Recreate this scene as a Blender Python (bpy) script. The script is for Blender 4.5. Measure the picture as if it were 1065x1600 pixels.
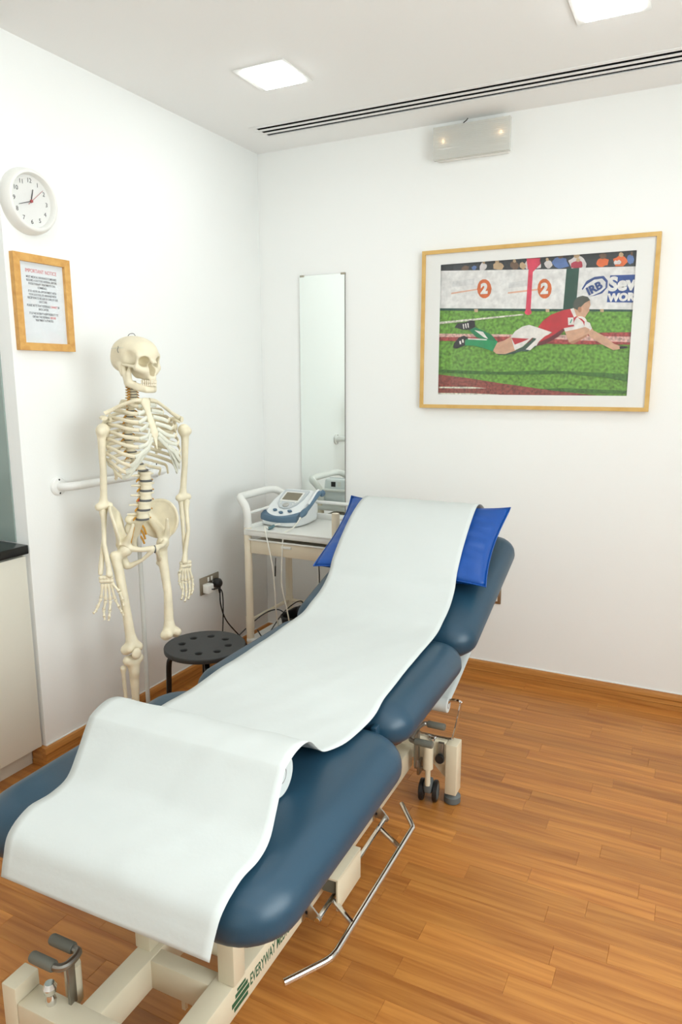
import bpy, bmesh, math, random
import numpy as np
from mathutils import Vector, Matrix

for o in list(bpy.data.objects):
    bpy.data.objects.remove(o)
SC = bpy.context.scene
COL = SC.collection
rad = math.radians

# ---------------------------------------------------------------- camera, world, exposure
F_PX, YAW, PITCH, ROLL = 1118.6, -0.4679, -0.1868, -0.0027
fw = Vector((math.sin(YAW) * math.cos(PITCH), math.cos(YAW) * math.cos(PITCH), math.sin(PITCH)))
rt = Vector((math.cos(YAW), -math.sin(YAW), 0))
up = rt.cross(fw)
xa = rt * math.cos(ROLL) + up * math.sin(ROLL)
ya = -rt * math.sin(ROLL) + up * math.cos(ROLL)
cam = bpy.data.cameras.new('camera')
cam.sensor_fit = 'VERTICAL'
cam.sensor_height = 36.0
cam.lens = F_PX * 36.0 / 1600.0
cam.clip_start = 0.02
camo = bpy.data.objects.new('camera', cam)
COL.objects.link(camo)
camo.matrix_world = Matrix(((xa.x, ya.x, -fw.x, 2.2493), (xa.y, ya.y, -fw.y, -3.4751), (xa.z, ya.z, -fw.z, 1.5302), (0, 0, 0, 1)))
SC.camera = camo

SKY = 7.0                                     # overcast daylight outside the window added in the right wall
W = bpy.data.worlds.new('world')
SC.world = W
W.use_nodes = True
W.node_tree.nodes['Background'].inputs[0].default_value = (0.90, 0.98, 1.0, 1)
W.node_tree.nodes['Background'].inputs[1].default_value = SKY
SC.view_settings.view_transform = 'Standard'
SC.view_settings.look = 'None'
SC.view_settings.gamma = 1.0
SC.view_settings.use_curve_mapping = False
SC.view_settings.exposure = 0.22
LAMP = 19.0                                   # strength of the ceiling panels' diffusers
LAMP_COL = (0.945, 1.0, 1.02)

# ---------------------------------------------------------------- helpers
def lin(c):
    return tuple((v / 255 / 12.92) if v / 255 <= 0.04045 else ((v / 255 + 0.055) / 1.055) ** 2.4 for v in c)

MATS = {}
def mat(name, rgb, rough=0.5, metal=0.0, noise=0.0, nscale=30, bump=0.0, bscale=60, spec=0.5, coat=0.0):
    m = bpy.data.materials.new(name)
    m.use_nodes = True
    nt = m.node_tree
    b = nt.nodes['Principled BSDF']
    c = lin(rgb)
    b.inputs['Base Color'].default_value = (*c, 1)
    b.inputs['Roughness'].default_value = rough
    b.inputs['Metallic'].default_value = metal
    b.inputs['Specular IOR Level'].default_value = spec
    b.inputs['Coat Weight'].default_value = coat
    tc = nt.nodes.new('ShaderNodeTexCoord')
    if noise:
        n = nt.nodes.new('ShaderNodeTexNoise')
        n.inputs['Scale'].default_value = nscale
        n.inputs['Detail'].default_value = 4
        r = nt.nodes.new('ShaderNodeValToRGB')
        r.color_ramp.elements[0].position = 0.3
        r.color_ramp.elements[1].position = 0.7
        r.color_ramp.elements[0].color = (*[max(0, v * (1 - noise)) for v in c], 1)
        r.color_ramp.elements[1].color = (*[min(1, v * (1 + noise)) for v in c], 1)
        nt.links.new(tc.outputs['Object'], n.inputs['Vector'])
        nt.links.new(n.outputs['Fac'], r.inputs['Fac'])
        nt.links.new(r.outputs['Color'], b.inputs['Base Color'])
    if bump:
        n2 = nt.nodes.new('ShaderNodeTexNoise')
        n2.inputs['Scale'].default_value = bscale
        n2.inputs['Detail'].default_value = 5
        bp = nt.nodes.new('ShaderNodeBump')
        bp.inputs['Strength'].default_value = bump
        bp.inputs['Distance'].default_value = 0.01
        nt.links.new(tc.outputs['Object'], n2.inputs['Vector'])
        nt.links.new(n2.outputs['Fac'], bp.inputs['Height'])
        nt.links.new(bp.outputs['Normal'], b.inputs['Normal'])
    MATS[name] = m
    return m

def wood(name, c1, c2, scale, rough=0.45, use_pos=False, per_object=0.0, coat=0.0):
    """streaky wood: noise stretched along one axis; per_object adds a tone for each board"""
    m = bpy.data.materials.new(name)
    m.use_nodes = True
    nt = m.node_tree
    N, L = nt.nodes.new, nt.links.new
    b = nt.nodes['Principled BSDF']
    b.inputs['Roughness'].default_value = rough
    b.inputs['Coat Weight'].default_value = coat
    b.inputs['Coat Roughness'].default_value = 0.3
    src = N('ShaderNodeNewGeometry').outputs['Position'] if use_pos else N('ShaderNodeTexCoord').outputs['Object']
    mp = N('ShaderNodeMapping')
    mp.inputs['Scale'].default_value = scale
    oi = N('ShaderNodeObjectInfo')
    vm = N('ShaderNodeVectorMath')
    vm.operation = 'MULTIPLY_ADD'
    mul = N('ShaderNodeMath'); mul.operation = 'MULTIPLY'; mul.inputs[1].default_value = 37.0
    L(oi.outputs['Random'], mul.inputs[0])
    L(src, mp.inputs['Vector'])
    L(mp.outputs['Vector'], vm.inputs[0])
    vm.inputs[1].default_value = (1, 1, 1)
    L(mul.outputs[0], vm.inputs[2])
    n = N('ShaderNodeTexNoise')
    n.inputs['Scale'].default_value = 1.0
    n.inputs['Detail'].default_value = 6
    n.inputs['Distortion'].default_value = 0.6
    L(vm.outputs['Vector'], n.inputs['Vector'])
    r = N('ShaderNodeValToRGB')
    r.color_ramp.elements[0].position = 0.28
    r.color_ramp.elements[1].position = 0.72
    r.color_ramp.elements[0].color = (*lin(c1), 1)
    r.color_ramp.elements[1].color = (*lin(c2), 1)
    L(n.outputs['Fac'], r.inputs['Fac'])
    out = r.outputs['Color']
    if per_object:
        hs = N('ShaderNodeHueSaturation')
        mr = N('ShaderNodeMapRange')
        mr.inputs['To Min'].default_value = 1 - per_object
        mr.inputs['To Max'].default_value = 1 + per_object
        L(oi.outputs['Random'], mr.inputs['Value'])
        L(mr.outputs['Result'], hs.inputs['Value'])
        L(out, hs.inputs['Color'])
        out = hs.outputs['Color']
    L(out, b.inputs['Base Color'])
    MATS[name] = m
    return m

def emis(name, rgb, strength):
    m = bpy.data.materials.new(name)
    m.use_nodes = True
    nt = m.node_tree
    nt.nodes.remove(nt.nodes['Principled BSDF'])
    e = nt.nodes.new('ShaderNodeEmission')
    e.inputs[0].default_value = (*rgb, 1)
    e.inputs[1].default_value = strength
    nt.links.new(e.outputs[0], nt.nodes['Material Output'].inputs[0])
    MATS[name] = m
    return m

def clear(name, ior=1.45, rough=0.02, tint=(1, 1, 1), haze=0.0):
    """thin clear sheet: lets light straight through, mirrors at grazing angles, optional milky share"""
    m = bpy.data.materials.new(name)
    m.use_nodes = True
    nt = m.node_tree
    N, L = nt.nodes.new, nt.links.new
    nt.nodes.remove(nt.nodes['Principled BSDF'])
    lw = N('ShaderNodeLayerWeight'); lw.inputs['Blend'].default_value = 0.5
    pw = N('ShaderNodeMath'); pw.operation = 'POWER'; pw.inputs[1].default_value = 5.0
    fr = N('ShaderNodeMath'); fr.operation = 'MULTIPLY_ADD'; fr.inputs[1].default_value = 0.6; fr.inputs[2].default_value = ((ior - 1) / (ior + 1)) ** 2
    L(lw.outputs['Facing'], pw.inputs[0]); L(pw.outputs[0], fr.inputs[0])
    t = N('ShaderNodeBsdfTransparent'); t.inputs[0].default_value = (*tint, 1)
    g = N('ShaderNodeBsdfGlossy'); g.inputs['Roughness'].default_value = rough
    mx = N('ShaderNodeMixShader')
    L(fr.outputs[0], mx.inputs[0]); L(t.outputs[0], mx.inputs[1]); L(g.outputs[0], mx.inputs[2])
    out = mx.outputs[0]
    if haze:
        d = N('ShaderNodeBsdfTranslucent'); d.inputs[0].default_value = (0.9, 0.9, 0.86, 1)
        d2 = N('ShaderNodeBsdfDiffuse'); d2.inputs[0].default_value = (0.9, 0.9, 0.86, 1)
        a = N('ShaderNodeMixShader'); a.inputs[0].default_value = 0.6
        L(d.outputs[0], a.inputs[1]); L(d2.outputs[0], a.inputs[2])
        h = N('ShaderNodeMixShader'); h.inputs[0].default_value = haze
        L(out, h.inputs[1]); L(a.outputs[0], h.inputs[2])
        out = h.outputs[0]
    L(out, nt.nodes['Material Output'].inputs[0])
    MATS[name] = m
    return m

class MB:
    """collects simple shapes into one mesh"""
    def __init__(s):
        s.v, s.f = [], []
    def add(s, v, f, M=None):
        n = len(s.v)
        s.v += [tuple(M @ Vector(p)) for p in v] if M else [tuple(p) for p in v]
        s.f += [tuple(i + n for i in q) for q in f]
        return s
    def bm(s, bm, M=None):
        bm.verts.index_update()
        s.add([v.co.copy() for v in bm.verts], [[v.index for v in f.verts] for f in bm.faces], M)
        bm.free()
        return s
    def box(s, lo, hi, r=0.0, seg=2, M=None):
        b = bmesh.new()
        bmesh.ops.create_cube(b, size=1)
        for v in b.verts:
            v.co = Vector([(lo[i] + hi[i]) / 2 + v.co[i] * (hi[i] - lo[i]) for i in range(3)])
        if r:
            bmesh.ops.bevel(b, geom=b.edges[:], offset=min(r, min(hi[i] - lo[i] for i in range(3)) * 0.49), segments=seg, affect='EDGES', profile=0.5)
        return s.bm(b, M)
    def tube(s, pts, r, n=10, cap=True, M=None, flat=1.0, upv=None):
        """sweep; r is a number or a list; flat squeezes the section along the frame's second axis"""
        P = [Vector(p) for p in pts]
        R = [r] * len(P) if not hasattr(r, '__len__') else list(r)
        vs, fs = [], []
        prev = None
        for i, p in enumerate(P):
            t = (P[min(i + 1, len(P) - 1)] - P[max(i - 1, 0)]).normalized()
            if upv is not None:
                a = Vector(upv) - t * t.dot(Vector(upv))
                a = a.normalized() if a.length > 1e-5 else t.orthogonal().normalized()
            elif prev is None:
                a = t.orthogonal().normalized()
            else:
                a = (prev - t * t.dot(prev)).normalized()
            prev = a
            c = t.cross(a)
            for k in range(n):
                w = 2 * math.pi * k / n
                vs.append(p + a * (R[i] * math.cos(w)) + c * (R[i] * flat * math.sin(w)))
        for i in range(len(P) - 1):
            for k in range(n):
                fs.append((i * n + k, i * n + (k + 1) % n, (i + 1) * n + (k + 1) % n, (i + 1) * n + k))
        if cap:
            fs.append(tuple(range(n - 1, -1, -1)))
            fs.append(tuple(range((len(P) - 1) * n, len(P) * n)))
        return s.add(vs, fs, M)
    def lathe(s, prof, n=24, M=None):
        """profile of (radius, height) turned about z, closed at both ends"""
        vs, fs = [], []
        for (r, h) in prof:
            for k in range(n):
                w = 2 * math.pi * k / n
                vs.append((r * math.cos(w), r * math.sin(w), h))
        m = len(prof)
        for i in range(m - 1):
            for k in range(n):
                fs.append((i * n + k, i * n + (k + 1) % n, (i + 1) * n + (k + 1) % n, (i + 1) * n + k))
        fs.append(tuple(range(n - 1, -1, -1)))
        fs.append(tuple(range((m - 1) * n, m * n)))
        return s.add(vs, fs, M)
    def prism(s, poly, a0, a1, axis=2, M=None):
        """polygon of two coordinates extruded along the third axis"""
        def p3(p, a):
            q = list(p); q.insert(axis, a); return tuple(q)
        n = len(poly)
        vs = [p3(p, a0) for p in poly] + [p3(p, a1) for p in poly]
        fs = [tuple(range(n - 1, -1, -1)), tuple(range(n, 2 * n))] + [(i, (i + 1) % n, n + (i + 1) % n, n + i) for i in range(n)]
        return s.add(vs, fs, M)
    def ball(s, c, r, n=12, M=None):
        r = (r, r, r) if not hasattr(r, '__len__') else r
        b = bmesh.new()
        bmesh.ops.create_uvsphere(b, u_segments=n, v_segments=max(6, n * 2 // 3), radius=1)
        for v in b.verts:
            v.co = Vector([c[i] + v.co[i] * r[i] for i in range(3)])
        return s.bm(b, M)

def link(o, parent=None):
    COL.objects.link(o)
    if parent is not None:
        o.parent = parent
    return o

def obj(name, mb, m, parent=None, angle=35, loc=None, rot=None):
    me = bpy.data.meshes.new(name)
    me.from_pydata(mb.v, [], mb.f)
    b = bmesh.new()
    b.from_mesh(me)
    bmesh.ops.recalc_face_normals(b, faces=b.faces[:])
    b.to_mesh(me)
    b.free()
    me.materials.append(MATS[m])
    if angle:
        me.polygons.foreach_set('use_smooth', [True] * len(me.polygons))
        me.set_sharp_from_angle(angle=rad(angle))
    o = link(bpy.data.objects.new(name, me), parent)
    if loc is not None: o.location = loc
    if rot is not None: o.rotation_euler = rot
    return o

def tag(o, label=None, cat=None, group=None, kind=None):
    if label: o['label'] = label
    if cat: o['category'] = cat
    if group: o['group'] = group
    if kind: o['kind'] = kind
    return o

def thing(name, label, cat, loc=(0, 0, 0), rot=(0, 0, 0), group=None):
    o = bpy.data.objects.new(name, None)
    o.empty_display_size = 0.1
    link(o)
    o.location = loc
    o.rotation_euler = rot
    return tag(o, label, cat, group)

def struct(name, mb, m, parent=None, label=None):
    o = obj(name, mb, m, parent)
    if parent is None:
        tag(o, label, None, None, 'structure')
    return o

def spl(pts, n=8):
    """Catmull-Rom through the points (any dimension)"""
    P = [np.array(p, float) for p in pts]
    P = [2 * P[0] - P[1]] + P + [2 * P[-1] - P[-2]]
    out = []
    for i in range(1, len(P) - 2):
        for k in range(n):
            t = k / n
            a, b, c, d = P[i - 1], P[i], P[i + 1], P[i + 2]
            out.append(0.5 * (2 * b + (c - a) * t + (2 * a - 5 * b + 4 * c - d) * t * t + (3 * b - a - 3 * c + d) * t ** 3))
    out.append(P[-2])
    return out

def mesh_of(curve, name):
    t = bpy.data.objects.new('tmp', curve)
    COL.objects.link(t)
    dg = bpy.context.evaluated_depsgraph_get()
    me = bpy.data.meshes.new_from_object(t.evaluated_get(dg))
    bpy.data.objects.remove(t)
    me.name = name
    return me

def plate(name, outer, holes, half, bevel, m, parent=None, loc=None, rot=None):
    """flat plate in local xy with holes, thickness 2*half (+ bevel)"""
    cu = bpy.data.curves.new(name, 'CURVE')
    cu.dimensions = '2D'
    cu.fill_mode = 'BOTH'
    cu.extrude = half
    cu.bevel_depth = bevel
    cu.bevel_resolution = 2
    for loop in [outer] + holes:
        s = cu.splines.new('POLY')
        s.points.add(len(loop) - 1)
        for p, q in zip(s.points, loop):
            p.co = (q[0], q[1], 0, 1)
        s.use_cyclic_u = True
    me = mesh_of(cu, name)
    me.materials.clear()
    me.materials.append(MATS[m])
    me.polygons.foreach_set('use_smooth', [True] * len(me.polygons))
    me.set_sharp_from_angle(angle=rad(35))
    o = link(bpy.data.objects.new(name, me), parent)
    if loc is not None: o.location = loc
    if rot is not None: o.rotation_euler = rot
    return o

def text(name, body, size, m, parent, loc, rot, align='CENTER', bold=0.0, red=None, redm=None, sx=1.0, ext=0.0002):
    cu = bpy.data.curves.new(name, 'FONT')
    cu.body = body
    cu.size = size
    cu.align_x = align
    cu.align_y = 'CENTER'
    cu.extrude = ext
    cu.offset = bold
    cu.resolution_u = 3
    cu.materials.append(MATS[m])
    if red and red in body:
        cu.materials.append(MATS[redm])
        i = body.index(red)
        for k in range(i, i + len(red)):
            cu.body_format[k].material_index = 1
    me = mesh_of(cu, name)
    if not me.materials:
        me.materials.append(MATS[m])
    o = link(bpy.data.objects.new(name, me), parent)
    o.location = loc
    o.rotation_euler = rot
    o.scale = (sx, 1, 1)
    return o

def circ(cx, cy, r, n=32, ry=None):
    return [(cx + r * math.cos(2 * math.pi * k / n), cy + (ry or r) * math.sin(2 * math.pi * k / n)) for k in range(n)]

def rrect(x0, y0, x1, y1, r, n=6):
    out = []
    for cx, cy, a in ((x1 - r, y1 - r, 0), (x0 + r, y1 - r, 90), (x0 + r, y0 + r, 180), (x1 - r, y0 + r, 270)):
        for k in range(n + 1):
            w = rad(a + 90 * k / n)
            out.append((cx + r * math.cos(w), cy + r * math.sin(w)))
    return out

# signed distance shapes -> surface, for bones and moulded housings
class G:
    def __init__(s, lo, hi, h):
        ax = [np.arange(lo[i], hi[i] + h, h) for i in range(3)]
        s.lo, s.h = np.array(lo), h
        s.X, s.Y, s.Z = np.meshgrid(*ax, indexing='ij')
    def ell(s, c, r, rz=0, ry=0):
        x, y, z = s.X - c[0], s.Y - c[1], s.Z - c[2]
        if rz:
            a = rad(rz); x, y = x * math.cos(a) + y * math.sin(a), -x * math.sin(a) + y * math.cos(a)
        if ry:
            a = rad(ry); x, z = x * math.cos(a) - z * math.sin(a), x * math.sin(a) + z * math.cos(a)
        k0 = np.sqrt((x / r[0]) ** 2 + (y / r[1]) ** 2 + (z / r[2]) ** 2)
        return (k0 - 1) * min(r)
    def cap(s, a, b, r1, r2=None, sc=(1, 1, 1)):
        r2 = r1 if r2 is None else r2
        a, b = np.array(a) * sc, np.array(b) * sc
        d = b - a
        x, y, z = s.X * sc[0] - a[0], s.Y * sc[1] - a[1], s.Z * sc[2] - a[2]
        t = np.clip((x * d[0] + y * d[1] + z * d[2]) / max(1e-12, d @ d), 0, 1)
        return np.sqrt((x - t * d[0]) ** 2 + (y - t * d[1]) ** 2 + (z - t * d[2]) ** 2) - (r1 + (r2 - r1) * t)
    def chain(s, pts, r, k=0.004):
        d = None
        for i in range(len(pts) - 1):
            e = s.cap(pts[i], pts[i + 1], r[i], r[i + 1])
            d = e if d is None else np.minimum(d, e)
        return d
    def mesh(s, D):
        ins = D < 0
        nx, ny, nz = D.shape
        cor = [(i, j, k) for i in (0, 1) for j in (0, 1) for k in (0, 1)]
        sub = lambda A, c: A[c[0]:nx - 1 + c[0], c[1]:ny - 1 + c[1], c[2]:nz - 1 + c[2]]
        cnt = sum(sub(ins, c).astype(int) for c in cor)
        mix = (cnt > 0) & (cnt < 8)
        I = np.argwhere(mix)
        acc, num = np.zeros((len(I), 3)), np.zeros(len(I))
        for a in cor:
            for ax in range(3):
                if a[ax]: continue
                b = list(a); b[ax] = 1
                va = D[I[:, 0] + a[0], I[:, 1] + a[1], I[:, 2] + a[2]]
                vb = D[I[:, 0] + b[0], I[:, 1] + b[1], I[:, 2] + b[2]]
                m = (va < 0) != (vb < 0)
                t = np.where(m, va / np.where(m, va - vb, 1), 0)
                p = np.tile(np.array(a, float), (len(I), 1)); p[:, ax] += t
                acc[m] += p[m]; num[m] += 1
        V = s.lo + (I + acc / num[:, None]) * s.h
        idx = -np.ones(mix.shape, int)
        idx[mix] = np.arange(len(I))
        F = []
        for ax in range(3):
            sl0 = [slice(None)] * 3; sl1 = [slice(None)] * 3
            sl0[ax] = slice(0, -1); sl1[ax] = slice(1, None)
            ch = ins[tuple(sl0)] != ins[tuple(sl1)]
            E = np.argwhere(ch)
            u, v = [(1, 2), (2, 0), (0, 1)][ax]
            ok = (E[:, u] > 0) & (E[:, v] > 0) & (E[:, u] < mix.shape[u]) & (E[:, v] < mix.shape[v])
            E = E[ok]
            q = []
            for du, dv in ((-1, -1), (0, -1), (0, 0), (-1, 0)):
                c = E.copy(); c[:, u] += du; c[:, v] += dv
                q.append(idx[c[:, 0], c[:, 1], c[:, 2]])
            F.append(np.stack(q, 1))
        F = np.concatenate(F)
        F = F[(F >= 0).all(1)]
        mb = MB()
        mb.v = [tuple(p) for p in V]
        mb.f = [tuple(int(i) for i in q) for q in F]
        return mb

def su(a, b, k):
    h = np.clip(0.5 + 0.5 * (b - a) / k, 0, 1)
    return b * (1 - h) + a * h - k * h * (1 - h)
def sd(a, b, k):
    return -su(-a, b, k)

# ---------------------------------------------------------------- materials
mat('wall_paint', (246, 247, 244), 0.85, bump=0.03, bscale=120, spec=0.2)
mat('ceiling_paint', (250, 250, 248), 0.9, bump=0.03, bscale=90, spec=0.1)
mat('white_gloss', (238, 238, 234), 0.35)
mat('white_plastic', (240, 239, 233), 0.4)
mat('cream_plastic', (226, 214, 190), 0.45)
mat('cream_metal', (224, 214, 188), 0.35, noise=0.03, nscale=8)
mat('off_white', (232, 232, 226), 0.4)
mat('cabinet_white', (226, 222, 208), 0.35)
mat('black_top', (26, 28, 29), 0.25, noise=0.3, nscale=220)
mat('splash_glass', (150, 165, 158), 0.12, coat=0.3)
mat('steel', (190, 190, 186), 0.3, 1.0)
mat('chrome', (225, 225, 225), 0.1, 1.0)
mat('dull_steel', (150, 147, 140), 0.4, 1.0)
mat('brass_steel', (178, 170, 155), 0.35, 1.0)
mat('black_plastic', (24, 24, 25), 0.45)
mat('stool_black', (44, 45, 45), 0.5, bump=0.05, bscale=300)
mat('black_gloss', (14, 14, 15), 0.25)
mat('rubber_grey', (98, 104, 104), 0.6)
mat('grip_grey', (112, 112, 102), 0.6)
mat('vinyl_navy', (32, 66, 86), 0.37, bump=0.03, bscale=350, noise=0.05, nscale=6)
mat('board_brown', (70, 44, 32), 0.6)
mat('pillow_blue', (8, 74, 154), 0.36, bump=0.25, bscale=14)
mat('paper_white', (208, 212, 209), 0.85, bump=0.12, bscale=26, spec=0.15)
mat('bone', (236, 226, 198), 0.5, noise=0.07, nscale=22, bump=0.06, bscale=120)
mat('cartilage', (222, 222, 206), 0.45, noise=0.05, nscale=30)
mat('tooth', (240, 230, 206), 0.3)
mat('nerve_orange', (206, 150, 58), 0.5)
mat('disc_grey', (96, 98, 98), 0.6)
mat('disc_red', (178, 46, 42), 0.5)
mat('wire', (110, 108, 102), 0.4, 1.0)
mat('pole_white', (206, 206, 200), 0.35)
mat('paper_sheet', (232, 236, 238), 0.7)
mat('ink_black', (60, 62, 66), 0.6)
mat('ink_red', (205, 66, 66), 0.6)
mat('ink_green', (38, 92, 62), 0.6)
mat('clock_black', (28, 28, 30), 0.5)
mat('clock_red', (176, 56, 60), 0.4)
mat('device_white', (236, 240, 240), 0.3, coat=0.2)
mat('device_grey', (196, 202, 204), 0.35)
mat('device_blue', (88, 116, 138), 0.4)
mat('device_teal', (86, 118, 124), 0.5)
mat('lcd', (126, 118, 98), 0.15)
mat('cable_white', (236, 234, 222), 0.45)
mat('cable_black', (22, 22, 22), 0.45)
mat('slot_dark', (26, 28, 26), 0.9)
mat('floor_gap', (96, 58, 28), 0.7)
mat('groove', (60, 30, 14), 0.7)
mat('mirror_glass', (243, 249, 246), 0.0, 1.0)
mat('mat_board', (238, 238, 234), 0.8)
mat('reflector', (240, 240, 236), 0.25)
wood('floor_oak', (162, 96, 40), (205, 140, 68), (2.4, 46, 1), 0.36, use_pos=True, per_object=0.13)
wood('skirting_wood', (166, 104, 44), (206, 146, 76), (3, 3, 90), 0.4)
wood('frame_oak', (206, 150, 78), (228, 180, 104), (30, 30, 30), 0.45)
wood('frame_pine', (208, 164, 88), (222, 184, 112), (14, 14, 14), 0.4)
emis('lamp_panel', LAMP_COL, LAMP)
emis('bulb_warm', (1.0, 0.62, 0.30), 6.0)
clear('clear_glass', 1.42, 0.015)
clear('clear_lens', 1.45, 0.1, haze=0.5)

# ================================================================ THE ROOM
H = 2.7
XR, YF = 3.55, -4.55            # right wall, wall behind the camera
YN, XN = -1.647, -0.64          # end of the left wall, back of the kitchen niche
YM = -3.40                      # far end of the niche
fl = struct('floor', MB().box((XN - 0.1, YF - 0.1, -0.1), (XR + 0.1, 0.1, -0.004)), 'floor_gap')
# strips of the parquet: one object each where the photograph shows them, the rest joined
random.seed(5)
PW = 0.0731
plank_me = None
rest = MB()
known = {(-1.1015): 2.235, (-1.175): 2.059, (-1.249): 1.998, (-1.4045): 2.236, (-1.4745): 2.057, (-1.547): 1.956, (-1.62): 2.133, (-1.695): 1.998, (-1.841): 1.911}
base = MB().add([(-.5, -.5, -.004), (.5, -.5, -.004), (.5, .5, -.004), (-.5, .5, -.004), (-.5, -.5, -.0012), (.5, -.5, -.0012), (.5, .5, -.0012), (-.5, .5, -.0012),
                 (-.4985, -.488, 0), (.4985, -.488, 0), (.4985, .488, 0), (-.4985, .488, 0)],
                [(0, 3, 2, 1), (0, 1, 5, 4), (1, 2, 6, 5), (2, 3, 7, 6), (3, 0, 4, 7), (4, 5, 9, 8), (5, 6, 10, 9), (6, 7, 11, 10), (7, 4, 8, 11), (8, 9, 10, 11)])
def near_view(x0, x1, y):
    xc = min(max(1.7, x0), x1)
    right = x1 > 1.25 and x0 < 2.75 + 0 * y and y > -2.62 and x0 < 2.2 + (y + 2.75) * 0.42 + 0.35
    left = x1 > -0.05 and x0 < 1.75 and -2.75 < y < -1.95
    back = x1 > 0.2 and x0 < 1.3 and y > -1.45 and y < -0.9
    return right or left or back
nplank = 0
row = 0
y = -1.9135 + PW * 26
while y > YF:
    y1, y0 = min(y, 0.0), max(y - PW, YF)
    start = None
    for kx in known:
        if abs(kx - y) < 0.025: start = known[kx]
    x = (start if start is not None else random.uniform(0, 0.5)) - random.choice((0.32, 0.4, 0.48)) * 0
    while x > XN: x -= random.choice((0.36, 0.44, 0.5, 0.58))
    seams = [max(x, XN)]
    if start is not None:
        xs = x
        lens = []
        xx = start
        while xx > XN:
            seams.append(xx); xx -= random.choice((0.36, 0.44, 0.5, 0.58))
        xx = start
        while xx < XR:
            xx += random.choice((0.36, 0.44, 0.5, 0.58)); seams.append(min(xx, XR))
        seams = sorted(set([XN] + [s for s in seams if s > XN + 0.05]))
    else:
        while x < XR:
            x += random.choice((0.36, 0.44, 0.5, 0.58)); seams.append(min(x, XR))
        seams = sorted(set(seams))
    for a, b in zip(seams[:-1], seams[1:]):
        if b - a < 0.02 or y1 - y0 < 0.01: continue
        if near_view(a, b, y0) and nplank < 296:
            if plank_me is None:
                po = obj('plank', base, 'floor_oak', fl, angle=0)
                plank_me = po.data
            else:
                po = bpy.data.objects.new('plank', plank_me)
                link(po, fl)
            po.location = ((a + b) / 2, (y0 + y1) / 2, 0)
            po.scale = (b - a, y1 - y0, 1)
            nplank += 1
        else:
            M = Matrix.Translation(((a + b) / 2, (y0 + y1) / 2, 0)) @ Matrix.Diagonal((b - a, y1 - y0, 1, 1))
            rest.add(base.v, base.f, M)
    y -= PW
ro = obj('plank_field', rest, 'floor_oak', fl, angle=0)
ro['kind'] = 'stuff'

struct('wall_back', MB().box((XN - 0.1, 0, -0.1), (XR + 0.1, 0.1, H + 0.25)), 'wall_paint', label='white painted wall behind the couch')
struct('wall_left', MB().box((XN - 0.1, YN, -0.1), (0, 0, H + 0.25), 0.003), 'wall_paint', label='white painted wall behind the skeleton')
struct('wall_niche', MB().box((XN - 0.1, YM, -0.1), (XN, YN, H + 0.25)), 'wall_paint')
struct('wall_left_near', MB().box((XN - 0.1, YF, -0.1), (0, YM, H + 0.25)), 'wall_paint')
struct('wall_front', MB().box((XN - 0.1, YF - 0.1, -0.1), (XR, YF, H + 0.25)), 'wall_paint')
WY0, WY1, WZ0, WZ1 = -3.7, -1.5, 0.95, 2.5      # assumed window, added in the right wall for side light, out of view
struct('wall_right', MB().box((XR, YF - 0.1, -0.1), (XR + 0.1, WY0, H + 0.25)).box((XR, WY1, -0.1), (XR + 0.1, 0, H + 0.25))
       .box((XR, WY0, -0.1), (XR + 0.1, WY1, WZ0)).box((XR, WY0, WZ1), (XR + 0.1, WY1, H + 0.25)), 'wall_paint')
f0, f1, ym = XR + 0.02, XR + 0.08, (WY0 + WY1) / 2
wn = struct('added_window', MB().box((f0, WY0, WZ0), (f1, WY0 + .05, WZ1)).box((f0, WY1 - .05, WZ0), (f1, WY1, WZ1))
       .box((f0, WY0 + .05, WZ0), (f1, WY1 - .05, WZ0 + .05)).box((f0, WY0 + .05, WZ1 - .05), (f1, WY1 - .05, WZ1)).box((f0, ym - .03, WZ0 + .05), (f1, ym + .03, WZ1 - .05)), 'white_gloss')
for y0_, y1_ in ((WY0 + .05, ym - .03), (ym + .03, WY1 - .05)):
    obj('pane', MB().box((XR + .05, y0_, WZ0 + .05), (XR + .055, y1_, WZ1 - .05)), 'clear_glass', wn)
pt = bpy.data.lights.new('added_window_portal', 'AREA')
pt.shape = 'RECTANGLE'; pt.size = WZ1 - WZ0; pt.size_y = WY1 - WY0; pt.cycles.is_portal = True
po_ = bpy.data.objects.new('added_window_portal', pt); COL.objects.link(po_)
po_.location = (XR + 0.11, ym, (WZ0 + WZ1) / 2); po_.rotation_euler = (0, rad(90), 0)
VX0, VX1 = 0.205, 3.3
ce = MB()
ce.box((XN, YF, H), (XR, -0.352, H + 0.25)).box((XN, -0.222, H), (XR, 0, H + 0.25))
ce.box((XN, -0.352, H), (VX0, -0.222, H + 0.25)).box((VX1, -0.352, H), (XR, -0.222, H + 0.25)).box((XN, -0.352, H + 0.15), (XR, -0.222, H + 0.25))
struct('ceiling', ce, 'ceiling_paint')
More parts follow.
